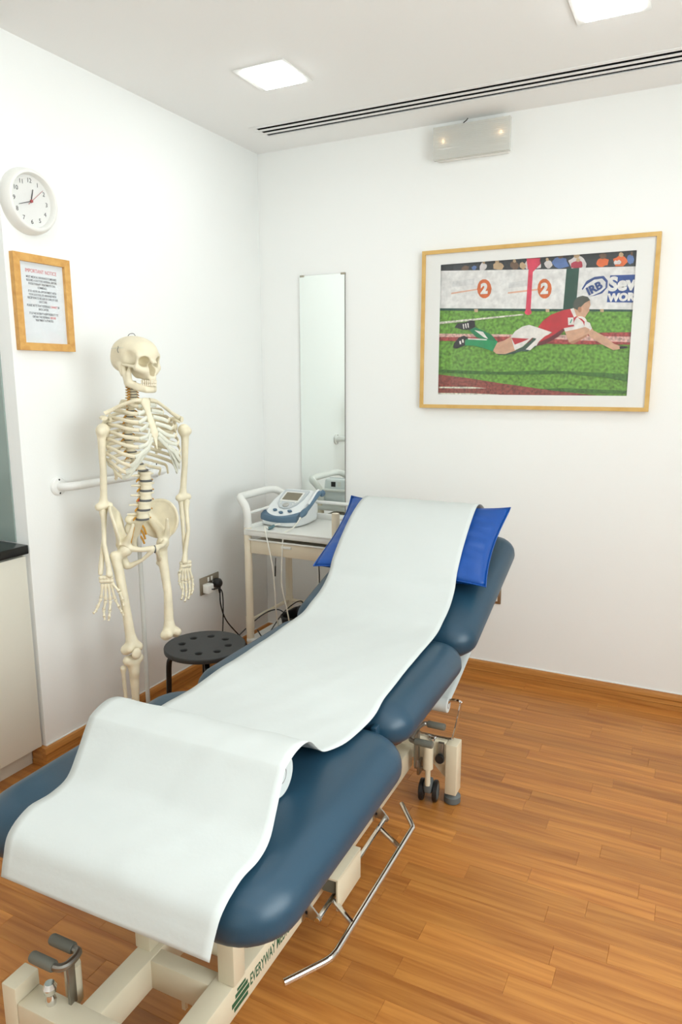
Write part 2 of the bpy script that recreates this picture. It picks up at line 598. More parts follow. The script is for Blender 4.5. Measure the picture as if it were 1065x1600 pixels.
# skirting: stepped wooden profile with two grooves
def skirt(t=0.02, h=0.0785):
    g = 0.0018
    pts = [(0, 0), (t, 0)]
    for zz in (0.026, 0.050):
        pts += [(t, zz - g / 2), (t - 0.004, zz - g / 2), (t - 0.004, zz + g / 2), (t, zz + g / 2)]
    pts += [(t, h - 0.012), (t - 0.004, h - 0.002), (t - 0.008, h), (0, h)]
    return pts
struct('baseboard_back', MB().prism([(-a, b) for a, b in skirt()], 0.021, XR, 0), 'skirting_wood')
struct('baseboard_left', MB().prism(skirt(), YN - 0.02, 0, 1), 'skirting_wood')
struct('baseboard_niche', MB().prism([(YN - a, b) for a, b in skirt()], -0.06, 0.0, 0), 'skirting_wood')
struct('baseboard_right', MB().prism([(XR - a, b) for a, b in skirt()], YF, -0.021, 1), 'skirting_wood')
struct('trim_1', MB().box((0.0, -0.004, 0.0785), (XR, 0, 0.0815)), 'white_gloss')
struct('trim_2', MB().box((0, YN, 0.0785), (0.004, -0.004, 0.0815)), 'white_gloss')
struct('wall_splashback', MB().box((XN, YN - 0.006, 0.911), (-0.065, YN, 1.9), 0.001), 'splash_glass', label='grey green glass splashback on the niche end wall')

# ---------------------------------------------------------------- kitchen unit in the niche
t = thing('base_cabinet', 'white base cabinet with plain door under the black worktop', 'cabinet', (0, 0, 0))
obj('body', MB().box((XN + 0.01, YM + 0.01, 0.082), (-0.026, YN - 0.008, 0.872)), 'cabinet_white', t)
for k in range(3):
    y1 = YN - 0.016 - k * 0.575
    d = obj('door', MB().box((-0.024, y1 - 0.57, 0.086), (-0.004, y1, 0.866), 0.002), 'cabinet_white', t)
obj('filler_strip', MB().box((-0.05, YN - 0.0075, 0.082), (-0.028, YN - 0.001, 0.872)), 'off_white', t)
obj('kickboard', MB().box((-0.075, YM + 0.01, 0.0), (-0.06, YN - 0.022, 0.08), 0.001), 'cabinet_white', t)
tag(obj('worktop', MB().box((XN + 0.002, YM + 0.01, 0.874), (0.006, YN - 0.008, 0.909), 0.004), 'black_top'), 'black kitchen worktop laid over the white cabinet', 'worktop')
s = thing('sink', 'stainless steel sink rim on the black worktop', 'sink', (-0.3, -1.93, 0.9095))
plate('rim', rrect(-.22, -.2, .22, .2, .04), [rrect(-.17, -.15, .17, .15, .05)], .0012, .0006, 'steel', s, (0, 0, 0.0016))
obj('bowl', MB().box((-.17, -.15, -.0005), (.17, .15, .0012)), 'dull_steel', s)

# ---------------------------------------------------------------- ceiling fittings
def panel(x, y, label, first=[None]):
    t = thing('ceiling_light', label, 'light', (x, y, H), group='square ceiling lights')
    plate('trim', rrect(-.116, -.116, .116, .116, .004, 2), [rrect(-.09, -.09, .09, .09, .003, 2)], .0015, .0008, 'white_gloss', t, (0, 0, -0.0024))
    obj('diffuser', MB().box((-.088, -.088, -0.013), (.088, .088, -0.001), 0.003), 'lamp_panel', t)
panel(0.617, -0.830, 'square ceiling light nearest the left wall, above the skeleton corner')
panel(1.872, -0.830, 'square ceiling light at the top right, cut by the frame')
for x in (0.617, 1.872, 3.05):
    for y in (-0.83, -2.08, -3.33):
        if y == -0.83 and x < 3: continue
        panel(x, y, 'square ceiling light %s, %s' % ({0.617: 'by the left wall', 1.872: 'in the middle column', 3.05: 'by the right wall'}[x], {-0.83: 'in the row by the back wall', -2.08: 'in the row above the couch', -3.33: 'in the row above the camera'}[y]))
t = thing('air_vent', 'long white ceiling vent with three dark slots', 'vent', (0, 0, H))
obj('plenum', MB().box((VX0 + .002, -.350, .06), (VX1 - .002, -.224, .07)).box((VX0 + .002, -.350, .004), (VX1 - .002, -.346, .06)).box((VX0 + .002, -.228, .004), (VX1 - .002, -.224, .06))
    .box((VX0 + .002, -.346, .004), (VX0 + .006, -.228, .06)).box((VX1 - .006, -.346, .004), (VX1 - .002, -.228, .06)), 'slot_dark', t)
for a, b in ((-.368, -.343), (-.319, -.298), (-.274, -.253), (-.229, -.206)):
    obj('slat', MB().box((VX0 - .016, a, -.0025), (VX1 + .01, b, -.0004), .0004), 'ceiling_paint', t)
obj('end_cap', MB().box((VX0 - .016, -.344, -.0024), (VX0 + .010, -.228, -.0005)), 'ceiling_paint', t)

t = thing('emergency_light', 'white emergency light with clear ribbed cover under the ceiling', 'light', (1.191, 0, 2.596))
obj('housing', MB().box((-.172, -.034, -.071), (.168, 0, .066), .006), 'white_plastic', t)
obj('gear_tray', MB().box((-.16, -.0445, -.012), (.16, -.034, .012), .002), 'reflector', t)
cv = MB()
prof = [(-.181, -.071), (.181, -.071), (.181, .071), (-.181, .071)]
cv.box((-.179, -.064, -.070), (.179, -.062, .070), .001)
cv.box((-.179, -.062, -.070), (-.177, -.034, .070)).box((.177, -.062, -.070), (.179, -.034, .070)).box((-.177, -.062, -.070), (.177, -.034, -.068)).box((-.177, -.062, .068), (.177, -.034, .070))
lens = obj('cover', cv, 'clear_lens', t)
rb = MB()
for k in range(15):
    zz = -.058 + k * .0083
    rb.box((-.170, -.0652, zz - .0012), (.170, -.0641, zz + .0012))
obj('rib_field', rb, 'clear_lens', lens)
for x, z in ((-.135, .010), (.137, .012)):
    bl = obj('bulb', MB().ball((x, -.05, z), (.005, .005, .008)), 'bulb_warm', t)
obj('supply_cord', MB().tube(spl([(-.055, -.02, .066), (-.05, -.022, .082), (-.035, -.02, .094), (-.03, -.014, .1035)], 4), .0022, 6), 'cable_black', t)

# ---------------------------------------------------------------- clock on the left wall
t = thing('wall_clock', 'round white wall clock with black numerals and red second hand', 'clock', (0, -1.535, 2.152), (rad(90), 0, rad(90)))
# local x runs along the wall to the right, y up, z out of the wall
obj('case', MB().lathe([(.113, 0), (.114, .012), (.111, .028), (.104, .042), (.1, .045), (.094, .044), (.09, .036), (.088, .022)], 64), 'white_plastic', t, 50)
obj('face', MB().lathe([(.0885, .018), (.0885, .0235)], 64), 'white_gloss', t)
for h in range(1, 13):
    a = rad(90 - 30 * h)
    text('numeral', str(h), .0215, 'clock_black', t, (.070 * math.cos(a), .070 * math.sin(a), .0238), (0, 0, 0))
def hand(name, deg, length, w0, w1, tail, z, m):
    M = Matrix.Rotation(-rad(deg), 4, 'Z')
    obj(name, MB().prism([(-w0, -tail), (w0, -tail), (w1, length), (-w1, length)], z, z + .0012, 2, M), m, t)
hand('hour_hand', 15, .043, .0020, .0014, .006, .026, 'clock_black')
hand('minute_hand', 251, .058, .0016, .0008, .006, .0276, 'clock_black')
hand('second_hand', 49, .070, .0008, .0005, .019, .0292, 'clock_red')
obj('hub', MB().lathe([(.0052, .0255), (.0052, .0312), (.003, .0318)], 16), 'clock_red', t)
obj('glass', MB().lathe([(.0905, .0355), (.0905, .0365)], 48), 'clear_glass', t)

# ---------------------------------------------------------------- framed notice
t = thing('framed_notice', 'oak framed printed notice below the wall clock', 'notice', (0, -1.5, 1.7997), (rad(90), 0, rad(90)))
w, h = .1283, .1709
def mitre_frame(t, w, h, fw, d, m):
    for pts in ([(-w, -h), (w, -h), (w - fw, -h + fw), (-w + fw, -h + fw)], [(-w, h), (-w + fw, h - fw), (w - fw, h - fw), (w, h)],
                [(-w, -h), (-w + fw, -h + fw), (-w + fw, h - fw), (-w, h)], [(w, -h), (w, h), (w - fw, h - fw), (w - fw, -h + fw)]):
        obj('frame_rail', MB().prism(pts, .001, d, 2), m, t)
mitre_frame(t, w, h, .0275, .021, 'frame_oak')
obj('sheet', MB().box((-w + .0272, -h + .0272, .006), (w - .0272, h - .0272, .0085)), 'paper_sheet', t)
text('heading', 'IMPORTANT NOTICE', .0185, 'ink_red', t, (0, .1135, .0086), (0, 0, 0), sx=.80)
rows = [(.092, 'MOST MEDICAL INSURANCE COMPANIES'), (.080, "REQUIRE A DOCTOR'S REFERRAL BEFORE"), (.068, 'PHYSIOTHERAPY TREATMENTS CAN'), (.056, 'COMMENCE.'),
        (.042, 'IF SO, BOOK AN APPOINTMENT WITH'), (.030, 'YOUR DOCTOR, OR ARRANGE WITH'), (.018, 'RECEPTION TO BE SEEN BY ONE OF OUR'), (.006, 'DOCTORS.'),
        (-.009, 'PLEASE NOTE THAT REFERRALS CANNOT BE'), (-.021, 'BACK DATED.'), (-.037, "IT IS THE PATIENT'S RESPONSIBILITY TO"), (-.049, 'OBTAIN THIS REFERRAL BEFORE'), (-.061, 'TREATMENT IS STARTED.')]
for k, (yy, s) in enumerate(rows):
    text('text_line', s, .0112, 'ink_black', t, (0, yy, .0086), (0, 0, 0), red={8: 'CANNOT', 11: 'BEFORE'}.get(k), redm='ink_red', sx=.66, bold=.0002, ext=.0001)
obj('glass', MB().box((-w + .0272, -h + .0272, .0105), (w - .0272, h - .0272, .0118)), 'clear_glass', t)

# ---------------------------------------------------------------- big framed sports photograph
t = thing('framed_picture', 'large pine framed photograph of a player diving on grass', 'picture', (1.4887, 0, 1.7517), (rad(90), 0, 0))
w, h = .5343, .3768
mitre_frame(t, w, h, .0175, .030, 'frame_pine')
plate('mount', [(-w + .017, -h + .017), (w - .017, -h + .017), (w - .017, h - .017), (-w + .017, h - .017)], [[(-.4405, -.309), (.4405, -.309), (.4405, .309), (-.4405, .309)]], .0008, 0, 'mat_board', t, (0, 0, .0205))
pr = obj('print', MB().box((-.45, -.32, .008), (.45, .32, .0105)), 'paper_sheet', t)
pcol = dict(crowd=(52, 58, 62), tan=(196, 168, 132), pale=(214, 208, 206), brown=(112, 88, 72), red=(178, 58, 78), blue=(92, 120, 172), orange=(222, 108, 56), board=(226, 225, 222),
            darkgreen=(36, 78, 66), palegrey=(212, 212, 210), pinkline=(226, 176, 150), orange2=(212, 106, 52), postred=(214, 66, 92), logoblue=(52, 78, 136), signblue=(38, 76, 146), paleline=(206, 206, 188),
            trackpink=(206, 166, 156), trackred=(160, 68, 66), grassdark=(64, 110, 44), trackbrown=(140, 72, 64), boot=(34, 37, 40), kit=(226, 222, 216), sock=(18, 122, 78), sock2=(28, 148, 92),
            skin=(206, 162, 134), skin2=(178, 128, 100), shade=(58, 84, 72), jersey=(190, 44, 56), jerseydark=(104, 44, 50), hair=(78, 82, 74), logogreen=(70, 150, 130))
for k, c in pcol.items():
    grassy = k in ('grassdark', 'trackbrown', 'trackred', 'trackpink', 'paleline', 'crowd')
    mat('print_' + k, c, 0.5, noise=0.5 if grassy else 0.14, nscale=90 if grassy else 40)
mat('print_grass', (104, 154, 58), 0.5, noise=0.5, nscale=75)
obj('turf', MB().box((-.445, -.314, .0105), (.445, .314, .0108)), 'print_grass', pr)
lay = {}
PRINT= [('crowd',[(-0.453,0.316),(0.447,0.318),(0.447,0.236),(0.181,0.248),(0.023,0.258),(-0.452,0.28)]),('tan',[(-0.135,0.283),(-0.143,0.269),(-0.154,0.269),(-0.162,0.269),(-0.18,0.274),(-0.184,0.275),(-0.186,0.294),(-0.177,0.301),(-0.165,0.3),(-0.152,0.3),(-0.141,0.293)]),('tan',[(-0.158,0.305),(-0.16,0.3),(-0.166,0.298),(-0.172,0.299),(-0.177,0.303),(-0.177,0.309),(-0.173,0.312),(-0.167,0.313),(-0.161,0.31)]),('pale',[(-0.216,0.287),(-0.219,0.279),(-0.229,0.272),(-0.237,0.27),(-0.25,0.274),(-0.251,0.287),(-0.25,0.292),(-0.245,0.3),(-0.24,0.308),(-0.23,0.302),(-0.217,0.296)]),('tan',[(-0.225,0.306),(-0.226,0.302),(-0.23,0.3),(-0.234,0.301),(-0.237,0.305),(-0.237,0.31),(-0.235,0.313),(-0.23,0.314),(-0.227,0.311)]),('brown',[(-0.062,0.282),(-0.068,0.272),(-0.075,0.263),(-0.089,0.264),(-0.098,0.274),(-0.106,0.279),(-0.106,0.288),(-0.104,0.297),(-0.091,0.304),(-0.076,0.297),(-0.069,0.289)]),('tan',[(-0.079,0.302),(-0.08,0.298),(-0.085,0.295),(-0.09,0.297),(-0.093,0.301),(-0.094,0.306),(-0.09,0.31),(-0.085,0.31),(-0.081,0.307)]),('brown',[(-0.305,0.287),(-0.305,0.276),(-0.312,0.273),(-0.324,0.274),(-0.332,0.273),(-0.342,0.284),(-0.339,0.289),(-0.333,0.294),(-0.322,0.3),(-0.312,0.296),(-0.302,0.292)]),('pale',[(0.035,0.281),(0.036,0.265),(0.019,0.263),(-0.001,0.263),(-0.031,0.263),(-0.042,0.283),(-0.036,0.292),(-0.028,0.304),(-0.004,0.305),(0.012,0.301),(0.024,0.289)]),('brown',[(0.013,0.304),(0.01,0.299),(0.002,0.297),(-0.008,0.299),(-0.015,0.303),(-0.015,0.309),(-0.009,0.313),(0.001,0.313),(0.009,0.31)]),('red',[(0.033,0.287),(0.032,0.279),(0.025,0.273),(0.012,0.277),(0.0,0.282),(-0.01,0.288),(-0.012,0.294),(-0.004,0.299),(0.005,0.302),(0.023,0.301),(0.028,0.296)]),('blue',[(0.148,0.286),(0.161,0.263),(0.141,0.259),(0.117,0.255),(0.098,0.265),(0.083,0.284),(0.086,0.29),(0.098,0.303),(0.118,0.308),(0.128,0.301),(0.146,0.297)]),('brown',[(0.133,0.307),(0.131,0.301),(0.123,0.298),(0.115,0.299),(0.109,0.305),(0.108,0.312),(0.114,0.318),(0.122,0.318),(0.13,0.314)]),('pale',[(0.086,0.277),(0.087,0.271),(0.076,0.26),(0.067,0.259),(0.057,0.267),(0.051,0.277),(0.049,0.284),(0.056,0.291),(0.061,0.296),(0.075,0.293),(0.081,0.288)]),('tan',[(0.069,0.299),(0.068,0.294),(0.064,0.291),(0.06,0.293),(0.056,0.297),(0.056,0.302),(0.059,0.306),(0.063,0.306),(0.067,0.303)]),('pale',[(0.235,0.268),(0.232,0.25),(0.209,0.245),(0.189,0.233),(0.174,0.247),(0.165,0.267),(0.155,0.287),(0.17,0.294),(0.192,0.311),(0.213,0.299),(0.223,0.29)]),('tan',[(0.204,0.307),(0.201,0.298),(0.194,0.294),(0.184,0.296),(0.178,0.304),(0.178,0.313),(0.183,0.32),(0.192,0.321),(0.2,0.316)]),('red',[(0.219,0.259),(0.214,0.253),(0.204,0.246),(0.191,0.249),(0.177,0.255),(0.169,0.256),(0.168,0.274),(0.178,0.28),(0.191,0.283),(0.204,0.284),(0.215,0.278)]),('tan',[(0.207,0.286),(0.205,0.281),(0.2,0.278),(0.193,0.28),(0.189,0.284),(0.189,0.29),(0.193,0.294),(0.199,0.295),(0.205,0.291)]),('orange',[(0.325,0.263),(0.324,0.257),(0.313,0.255),(0.301,0.249),(0.287,0.253),(0.276,0.264),(0.279,0.277),(0.284,0.284),(0.299,0.289),(0.308,0.287),(0.328,0.279)]),('brown',[(0.31,0.291),(0.308,0.285),(0.303,0.283),(0.296,0.284),(0.291,0.289),(0.291,0.295),(0.295,0.3),(0.302,0.3),(0.308,0.297)]),('brown',[(0.317,0.298),(0.317,0.291),(0.309,0.288),(0.3,0.288),(0.293,0.293),(0.287,0.296),(0.286,0.302),(0.291,0.305),(0.299,0.309),(0.31,0.306),(0.316,0.301)]),('orange',[(0.408,0.267),(0.398,0.256),(0.388,0.247),(0.372,0.249),(0.357,0.249),(0.349,0.27),(0.345,0.281),(0.36,0.286),(0.372,0.296),(0.388,0.289),(0.394,0.284)]),('tan',[(0.387,0.296),(0.385,0.289),(0.38,0.286),(0.373,0.288),(0.368,0.294),(0.368,0.301),(0.372,0.306),(0.378,0.306),(0.384,0.302)]),('pale',[(0.38,0.264),(0.376,0.258),(0.373,0.256),(0.364,0.257),(0.353,0.257),(0.349,0.264),(0.35,0.269),(0.355,0.275),(0.362,0.271),(0.37,0.276),(0.378,0.269)]),('blue',[(0.432,0.272),(0.428,0.257),(0.424,0.258),(0.416,0.253),(0.409,0.259),(0.404,0.268),(0.402,0.281),(0.405,0.291),(0.413,0.294),(0.423,0.292),(0.429,0.279)]),('brown',[(0.425,0.297),(0.424,0.291),(0.422,0.288),(0.418,0.289),(0.415,0.294),(0.415,0.301),(0.417,0.305),(0.42,0.306),(0.424,0.303)]),('tan',[(-0.03,0.276),(-0.036,0.27),(-0.039,0.263),(-0.046,0.263),(-0.058,0.271),(-0.061,0.275),(-0.061,0.285),(-0.06,0.291),(-0.05,0.296),(-0.043,0.291),(-0.035,0.284)]),('blue',[(-0.263,0.284),(-0.268,0.283),(-0.27,0.276),(-0.277,0.275),(-0.284,0.277),(-0.287,0.283),(-0.29,0.289),(-0.283,0.292),(-0.278,0.296),(-0.271,0.293),(-0.267,0.292)]),('tan',[(0.12,0.246),(0.12,0.243),(0.114,0.24),(0.107,0.239),(0.102,0.242),(0.099,0.245),(0.1,0.249),(0.102,0.252),(0.108,0.254),(0.112,0.253),(0.12,0.25)]),('tan',[(0.18,0.235),(0.181,0.232),(0.175,0.229),(0.169,0.23),(0.164,0.233),(0.161,0.236),(0.16,0.24),(0.164,0.243),(0.169,0.244),(0.175,0.243),(0.18,0.241)]),('board',[(-0.452,0.283),(0.15,0.252),(0.144,0.075),(-0.448,0.104)]),('board',[(0.205,0.253),(0.449,0.243),(0.447,0.06),(0.2,0.071)]),('darkgreen',[(0.15,0.252),(0.205,0.253),(0.2,0.071),(0.144,0.075)]),('darkgreen',[(-0.448,0.107),(0.447,0.063),(0.447,0.054),(-0.448,0.096)]),('tan',[(-0.271,0.095),(-0.252,0.095),(-0.252,0.08),(-0.269,0.081)]),('tan',[(0.066,0.081),(0.083,0.08),(0.083,0.067),(0.068,0.067)]),('tan',[(0.304,0.071),(0.32,0.07),(0.32,0.057),(0.306,0.058)]),('palegrey',[(-0.382,0.229),(-0.275,0.236),(-0.274,0.208),(-0.382,0.203)]),('palegrey',[(-0.109,0.207),(-0.01,0.216),(-0.008,0.189),(-0.108,0.183)]),('pinkline',[(-0.387,0.177),(-0.259,0.189),(-0.258,0.183),(-0.387,0.17)]),('pinkline',[(-0.111,0.165),(0.025,0.173),(0.025,0.166),(-0.111,0.158)]),('orange2',[(-0.189,0.185),(-0.192,0.166),(-0.201,0.151),(-0.215,0.143),(-0.23,0.144),(-0.244,0.153),(-0.255,0.169),(-0.259,0.189),(-0.256,0.208),(-0.247,0.223),(-0.233,0.23),(-0.218,0.229),(-0.204,0.22),(-0.194,0.204)]),('orange2',[(0.089,0.17),(0.087,0.151),(0.079,0.136),(0.066,0.128),(0.052,0.129),(0.039,0.138),(0.029,0.154),(0.025,0.173),(0.027,0.192),(0.035,0.207),(0.048,0.215),(0.062,0.214),(0.075,0.204),(0.085,0.189)]),('postred',[(-0.019,0.279),(0.001,0.278),(-0.002,0.061),(-0.025,0.062)]),('postred',[(0.004,0.07),(0.003,0.064),(-0.002,0.06),(-0.008,0.058),(-0.015,0.058),(-0.022,0.061),(-0.027,0.066),(-0.029,0.071),(-0.027,0.077),(-0.023,0.081),(-0.016,0.083),(-0.009,0.083),(-0.002,0.08),(0.002,0.075)]),('postred',[(-0.031,0.309),(0.032,0.307),(0.023,0.27),(-0.002,0.246),(-0.023,0.264)]),('logoblue',[(0.221,0.162),(0.239,0.194),(0.273,0.21),(0.311,0.212),(0.329,0.191),(0.329,0.161),(0.309,0.138),(0.275,0.129),(0.243,0.128)]),('board',[(0.216,0.143),(0.24,0.179),(0.271,0.198),(0.305,0.201),(0.321,0.185),(0.321,0.161),(0.3,0.143),(0.271,0.131),(0.232,0.125)]),('signblue',[(0.338,0.212),(0.451,0.209),(0.451,0.092),(0.331,0.099)]),('paleline',[(-0.446,0.042),(-0.038,0.064),(-0.032,0.058),(-0.446,0.031)]),('trackpink',[(-0.445,-0.014),(0.441,-0.048),(0.44,-0.08),(-0.444,-0.038)]),('trackred',[(-0.445,-0.031),(-0.081,-0.038),(0.198,-0.061),(0.44,-0.076),(0.438,-0.086),(0.154,-0.078),(-0.444,-0.048)]),('trackred',[(0.219,-0.03),(0.441,-0.033),(0.44,-0.052),(0.264,-0.045)]),('grassdark',[(-0.441,-0.187),(-0.136,-0.201),(0.068,-0.195),(0.273,-0.205),(0.438,-0.213),(0.438,-0.246),(0.341,-0.228),(0.161,-0.211),(-0.074,-0.215),(-0.325,-0.209),(-0.441,-0.202)]),('grassdark',[(-0.047,-0.284),(0.165,-0.276),(0.439,-0.286),(0.438,-0.3),(0.211,-0.297)]),('trackbrown',[(-0.448,-0.211),(-0.298,-0.229),(-0.134,-0.254),(0.119,-0.288),(0.346,-0.312),(-0.449,-0.319)]),('paleline',[(-0.438,-0.272),(-0.271,-0.272),(-0.195,-0.278),(-0.271,-0.281),(-0.437,-0.279)]),('paleline',[(-0.446,-0.302),(-0.27,-0.303),(-0.131,-0.308),(-0.131,-0.316),(-0.449,-0.319)]),('boot',[(-0.366,0.013),(-0.35,0.032),(-0.314,0.035),(-0.286,0.044),(-0.266,0.041),(-0.262,0.012),(-0.285,-0.003),(-0.326,0.002)]),('boot',[(-0.371,-0.082),(-0.365,-0.062),(-0.343,-0.036),(-0.317,-0.027),(-0.298,-0.035),(-0.308,-0.073),(-0.352,-0.088)]),('kit',[(-0.325,0.027),(-0.319,0.027),(-0.316,0.005),(-0.321,0.005)]),('kit',[(-0.314,0.029),(-0.308,0.029),(-0.304,0.007),(-0.309,0.008)]),('kit',[(-0.303,0.031),(-0.296,0.031),(-0.293,0.009),(-0.298,0.01)]),('kit',[(-0.34,-0.053),(-0.332,-0.051),(-0.329,-0.067),(-0.337,-0.068)]),('kit',[(-0.327,-0.046),(-0.319,-0.044),(-0.316,-0.06),(-0.324,-0.061)]),('sock',[(-0.29,-0.001),(-0.265,0.01),(-0.23,-0.003),(-0.182,-0.026),(-0.153,-0.058),(-0.159,-0.074),(-0.216,-0.051),(-0.256,-0.036),(-0.277,-0.016)]),('kit',[(-0.265,-0.003),(-0.223,-0.012),(-0.197,-0.046),(-0.219,-0.037)]),('sock2',[(-0.31,-0.049),(-0.294,-0.041),(-0.206,-0.048),(-0.151,-0.058),(-0.163,-0.108),(-0.212,-0.09),(-0.265,-0.076),(-0.311,-0.073)]),('kit',[(-0.297,-0.04),(-0.203,-0.047),(-0.203,-0.052),(-0.294,-0.046)]),('skin',[(-0.153,-0.065),(-0.117,-0.054),(-0.086,-0.036),(-0.062,-0.102),(-0.112,-0.118),(-0.154,-0.116),(-0.171,-0.102)]),('shade',[(-0.154,-0.116),(-0.112,-0.118),(-0.062,-0.102),(-0.03,-0.105),(-0.078,-0.118),(-0.139,-0.122)]),('shade',[(-0.066,-0.104),(-0.007,-0.108),(0.045,-0.078),(0.055,-0.046),(0.026,-0.036),(0.003,-0.061),(-0.031,-0.088)]),('kit',[(-0.088,-0.039),(-0.068,-0.013),(-0.035,0.007),(-0.005,0.013),(0.035,0.0),(0.103,-0.021),(0.072,-0.042),(0.046,-0.065),(0.035,-0.084),(0.013,-0.078),(0.031,-0.05),(0.012,-0.045),(-0.031,-0.086),(-0.067,-0.101)]),('jersey',[(-0.086,-0.043),(-0.002,-0.05),(-0.032,-0.063),(-0.068,-0.075)]),('kit',[(-0.016,-0.098),(0.031,-0.053),(0.039,-0.069),(0.005,-0.103)]),('jersey',[(0.035,0.0),(0.059,0.031),(0.093,0.055),(0.146,0.073),(0.191,0.079),(0.21,0.041),(0.204,-0.003),(0.158,-0.015),(0.13,-0.044),(0.074,-0.076),(0.032,-0.084),(0.043,-0.064),(0.07,-0.04),(0.104,-0.025)]),('jerseydark',[(0.043,-0.067),(0.09,-0.047),(0.151,-0.008),(0.158,-0.015),(0.13,-0.044),(0.074,-0.076),(0.032,-0.084)]),('kit',[(0.176,0.076),(0.191,0.08),(0.205,0.044),(0.195,0.038)]),('skin',[(0.191,0.08),(0.212,0.088),(0.24,0.069),(0.233,0.036),(0.206,0.042)]),('hair',[(0.187,0.089),(0.192,0.113),(0.206,0.127),(0.227,0.132),(0.249,0.126),(0.261,0.11),(0.238,0.098),(0.222,0.079),(0.209,0.07),(0.193,0.078)]),('skin',[(0.217,0.077),(0.238,0.1),(0.259,0.111),(0.263,0.089),(0.257,0.075),(0.26,0.066),(0.25,0.051),(0.241,0.034),(0.224,0.039),(0.214,0.059)]),('skin2',[(0.226,0.072),(0.225,0.065),(0.221,0.06),(0.215,0.061),(0.211,0.065),(0.209,0.073),(0.21,0.08),(0.214,0.084),(0.22,0.084),(0.224,0.079)]),('kit',[(0.168,0.039),(0.192,0.039),(0.195,0.007),(0.171,0.006)]),('logogreen',[(0.177,0.016),(0.184,0.033),(0.188,0.029),(0.182,0.013)]),('kit',[(0.255,0.009),(0.253,-0.006),(0.246,-0.017),(0.234,-0.023),(0.221,-0.023),(0.208,-0.016),(0.199,-0.004),(0.195,0.011),(0.198,0.025),(0.205,0.037),(0.217,0.043),(0.23,0.042),(0.243,0.035),(0.251,0.023)]),('jersey',[(0.209,0.039),(0.229,0.032),(0.245,0.016),(0.253,-0.007),(0.244,-0.004),(0.234,0.018),(0.22,0.031)]),('kit',[(0.153,-0.007),(0.204,0.001),(0.209,-0.014),(0.158,-0.022)]),('skin',[(0.249,0.022),(0.268,0.004),(0.28,-0.019),(0.329,-0.047),(0.374,-0.082),(0.401,-0.092),(0.399,-0.104),(0.372,-0.109),(0.323,-0.083),(0.271,-0.05),(0.254,-0.027)]),('kit',[(0.242,0.022),(0.265,0.013),(0.275,-0.012),(0.257,-0.031),(0.242,-0.009)]),('skin',[(0.158,-0.022),(0.209,-0.013),(0.246,-0.004),(0.267,-0.016),(0.257,-0.043),(0.225,-0.062),(0.195,-0.079),(0.179,-0.07)]),('skin2',[(0.179,-0.07),(0.22,-0.055),(0.257,-0.035),(0.253,-0.047),(0.225,-0.064),(0.195,-0.08)]),('boot',[(0.396,-0.093),(0.428,-0.093),(0.429,-0.101),(0.399,-0.104)])]
NAMES = dict(boot='player', kit='player', sock='player', sock2='player', skin='player', skin2='player', shade='player', jersey='player', jerseydark='player', hair='player', logogreen='player')
for k, (c, pts) in enumerate(PRINT):
    z = .0109 + k * .00007
    obj('print_' + ('player' if c in NAMES else 'backdrop'), MB().prism(pts, z - .00005, z, 2), 'print_' + c, pr, angle=0)
TZ = .0166
text('lettering', '2', .062, 'print_board', pr, (-.224, .185, TZ), (0, 0, 0), bold=.004)
text('lettering', '2', .062, 'print_board', pr, (.057, .170, TZ), (0, 0, 0), bold=.004)
text('lettering', 'IRB', .047, 'print_logoblue', pr, (.275, .160, TZ), (0, 0, rad(27)), bold=.0022)
text('lettering', 'Sev', .080, 'print_board', pr, (.334, .172, TZ), (0, 0, 0), align='LEFT', bold=.004)
text('lettering', 'WORL', .043, 'print_board', pr, (.336, .116, TZ), (0, 0, 0), align='LEFT', bold=.003)
obj('glass', MB().box((-w + .0172, -h + .0172, .0225), (w - .0172, h - .0172, .0245)), 'clear_glass', t)

# ---------------------------------------------------------------- mirror on the back wall
t = thing('wall_mirror', 'tall narrow frameless mirror on the back wall', 'mirror', (0.3885, 0, 0.60))
obj('glass', MB().box((-.135, -.0125, 0), (.135, -.012, 1.457)), 'mirror_glass', t)
obj('backing', MB().box((-.135, -.0118, 0), (.135, -.002, 1.457)), 'dull_steel', t)
for x in (-.118, .125):
    for z in (0, 1.457):
        obj('clip', MB().box((x - .012, -.016, z - .006), (x + .012, -.001, z + .004), .001), 'brass_steel', t)

# ---------------------------------------------------------------- grab rail
t = thing('grab_rail', 'white wall grab rail behind the skeleton', 'rail', (0, 0, 1.110))
obj('bar', MB().tube(spl([(.012, -1.492, 0), (.045, -1.488, .001), (.066, -1.462, .002), (.070, -1.40, .002), (.070, -1.02, 0), (.066, -.957, 0), (.045, -.933, 0), (.012, -.93, 0)], 6), .0165, 16), 'white_gloss', t)
for y in (-1.492, -.93):
    fl_ = obj('flange', MB().lathe([(.036, 0), (.036, .007), (.031, .012), (.019, .014)], 28, Matrix.Translation((0, y, 0)) @ Matrix.Rotation(rad(90), 4, 'Y')), 'white_gloss', t)
    for dz in (-.026, .026):
        obj('screw', MB().lathe([(.0045, .009), (.0045, .0125), (.002, .014)], 10, Matrix.Translation((0, y, dz)) @ Matrix.Rotation(rad(90), 4, 'Y')), 'black_plastic', fl_)

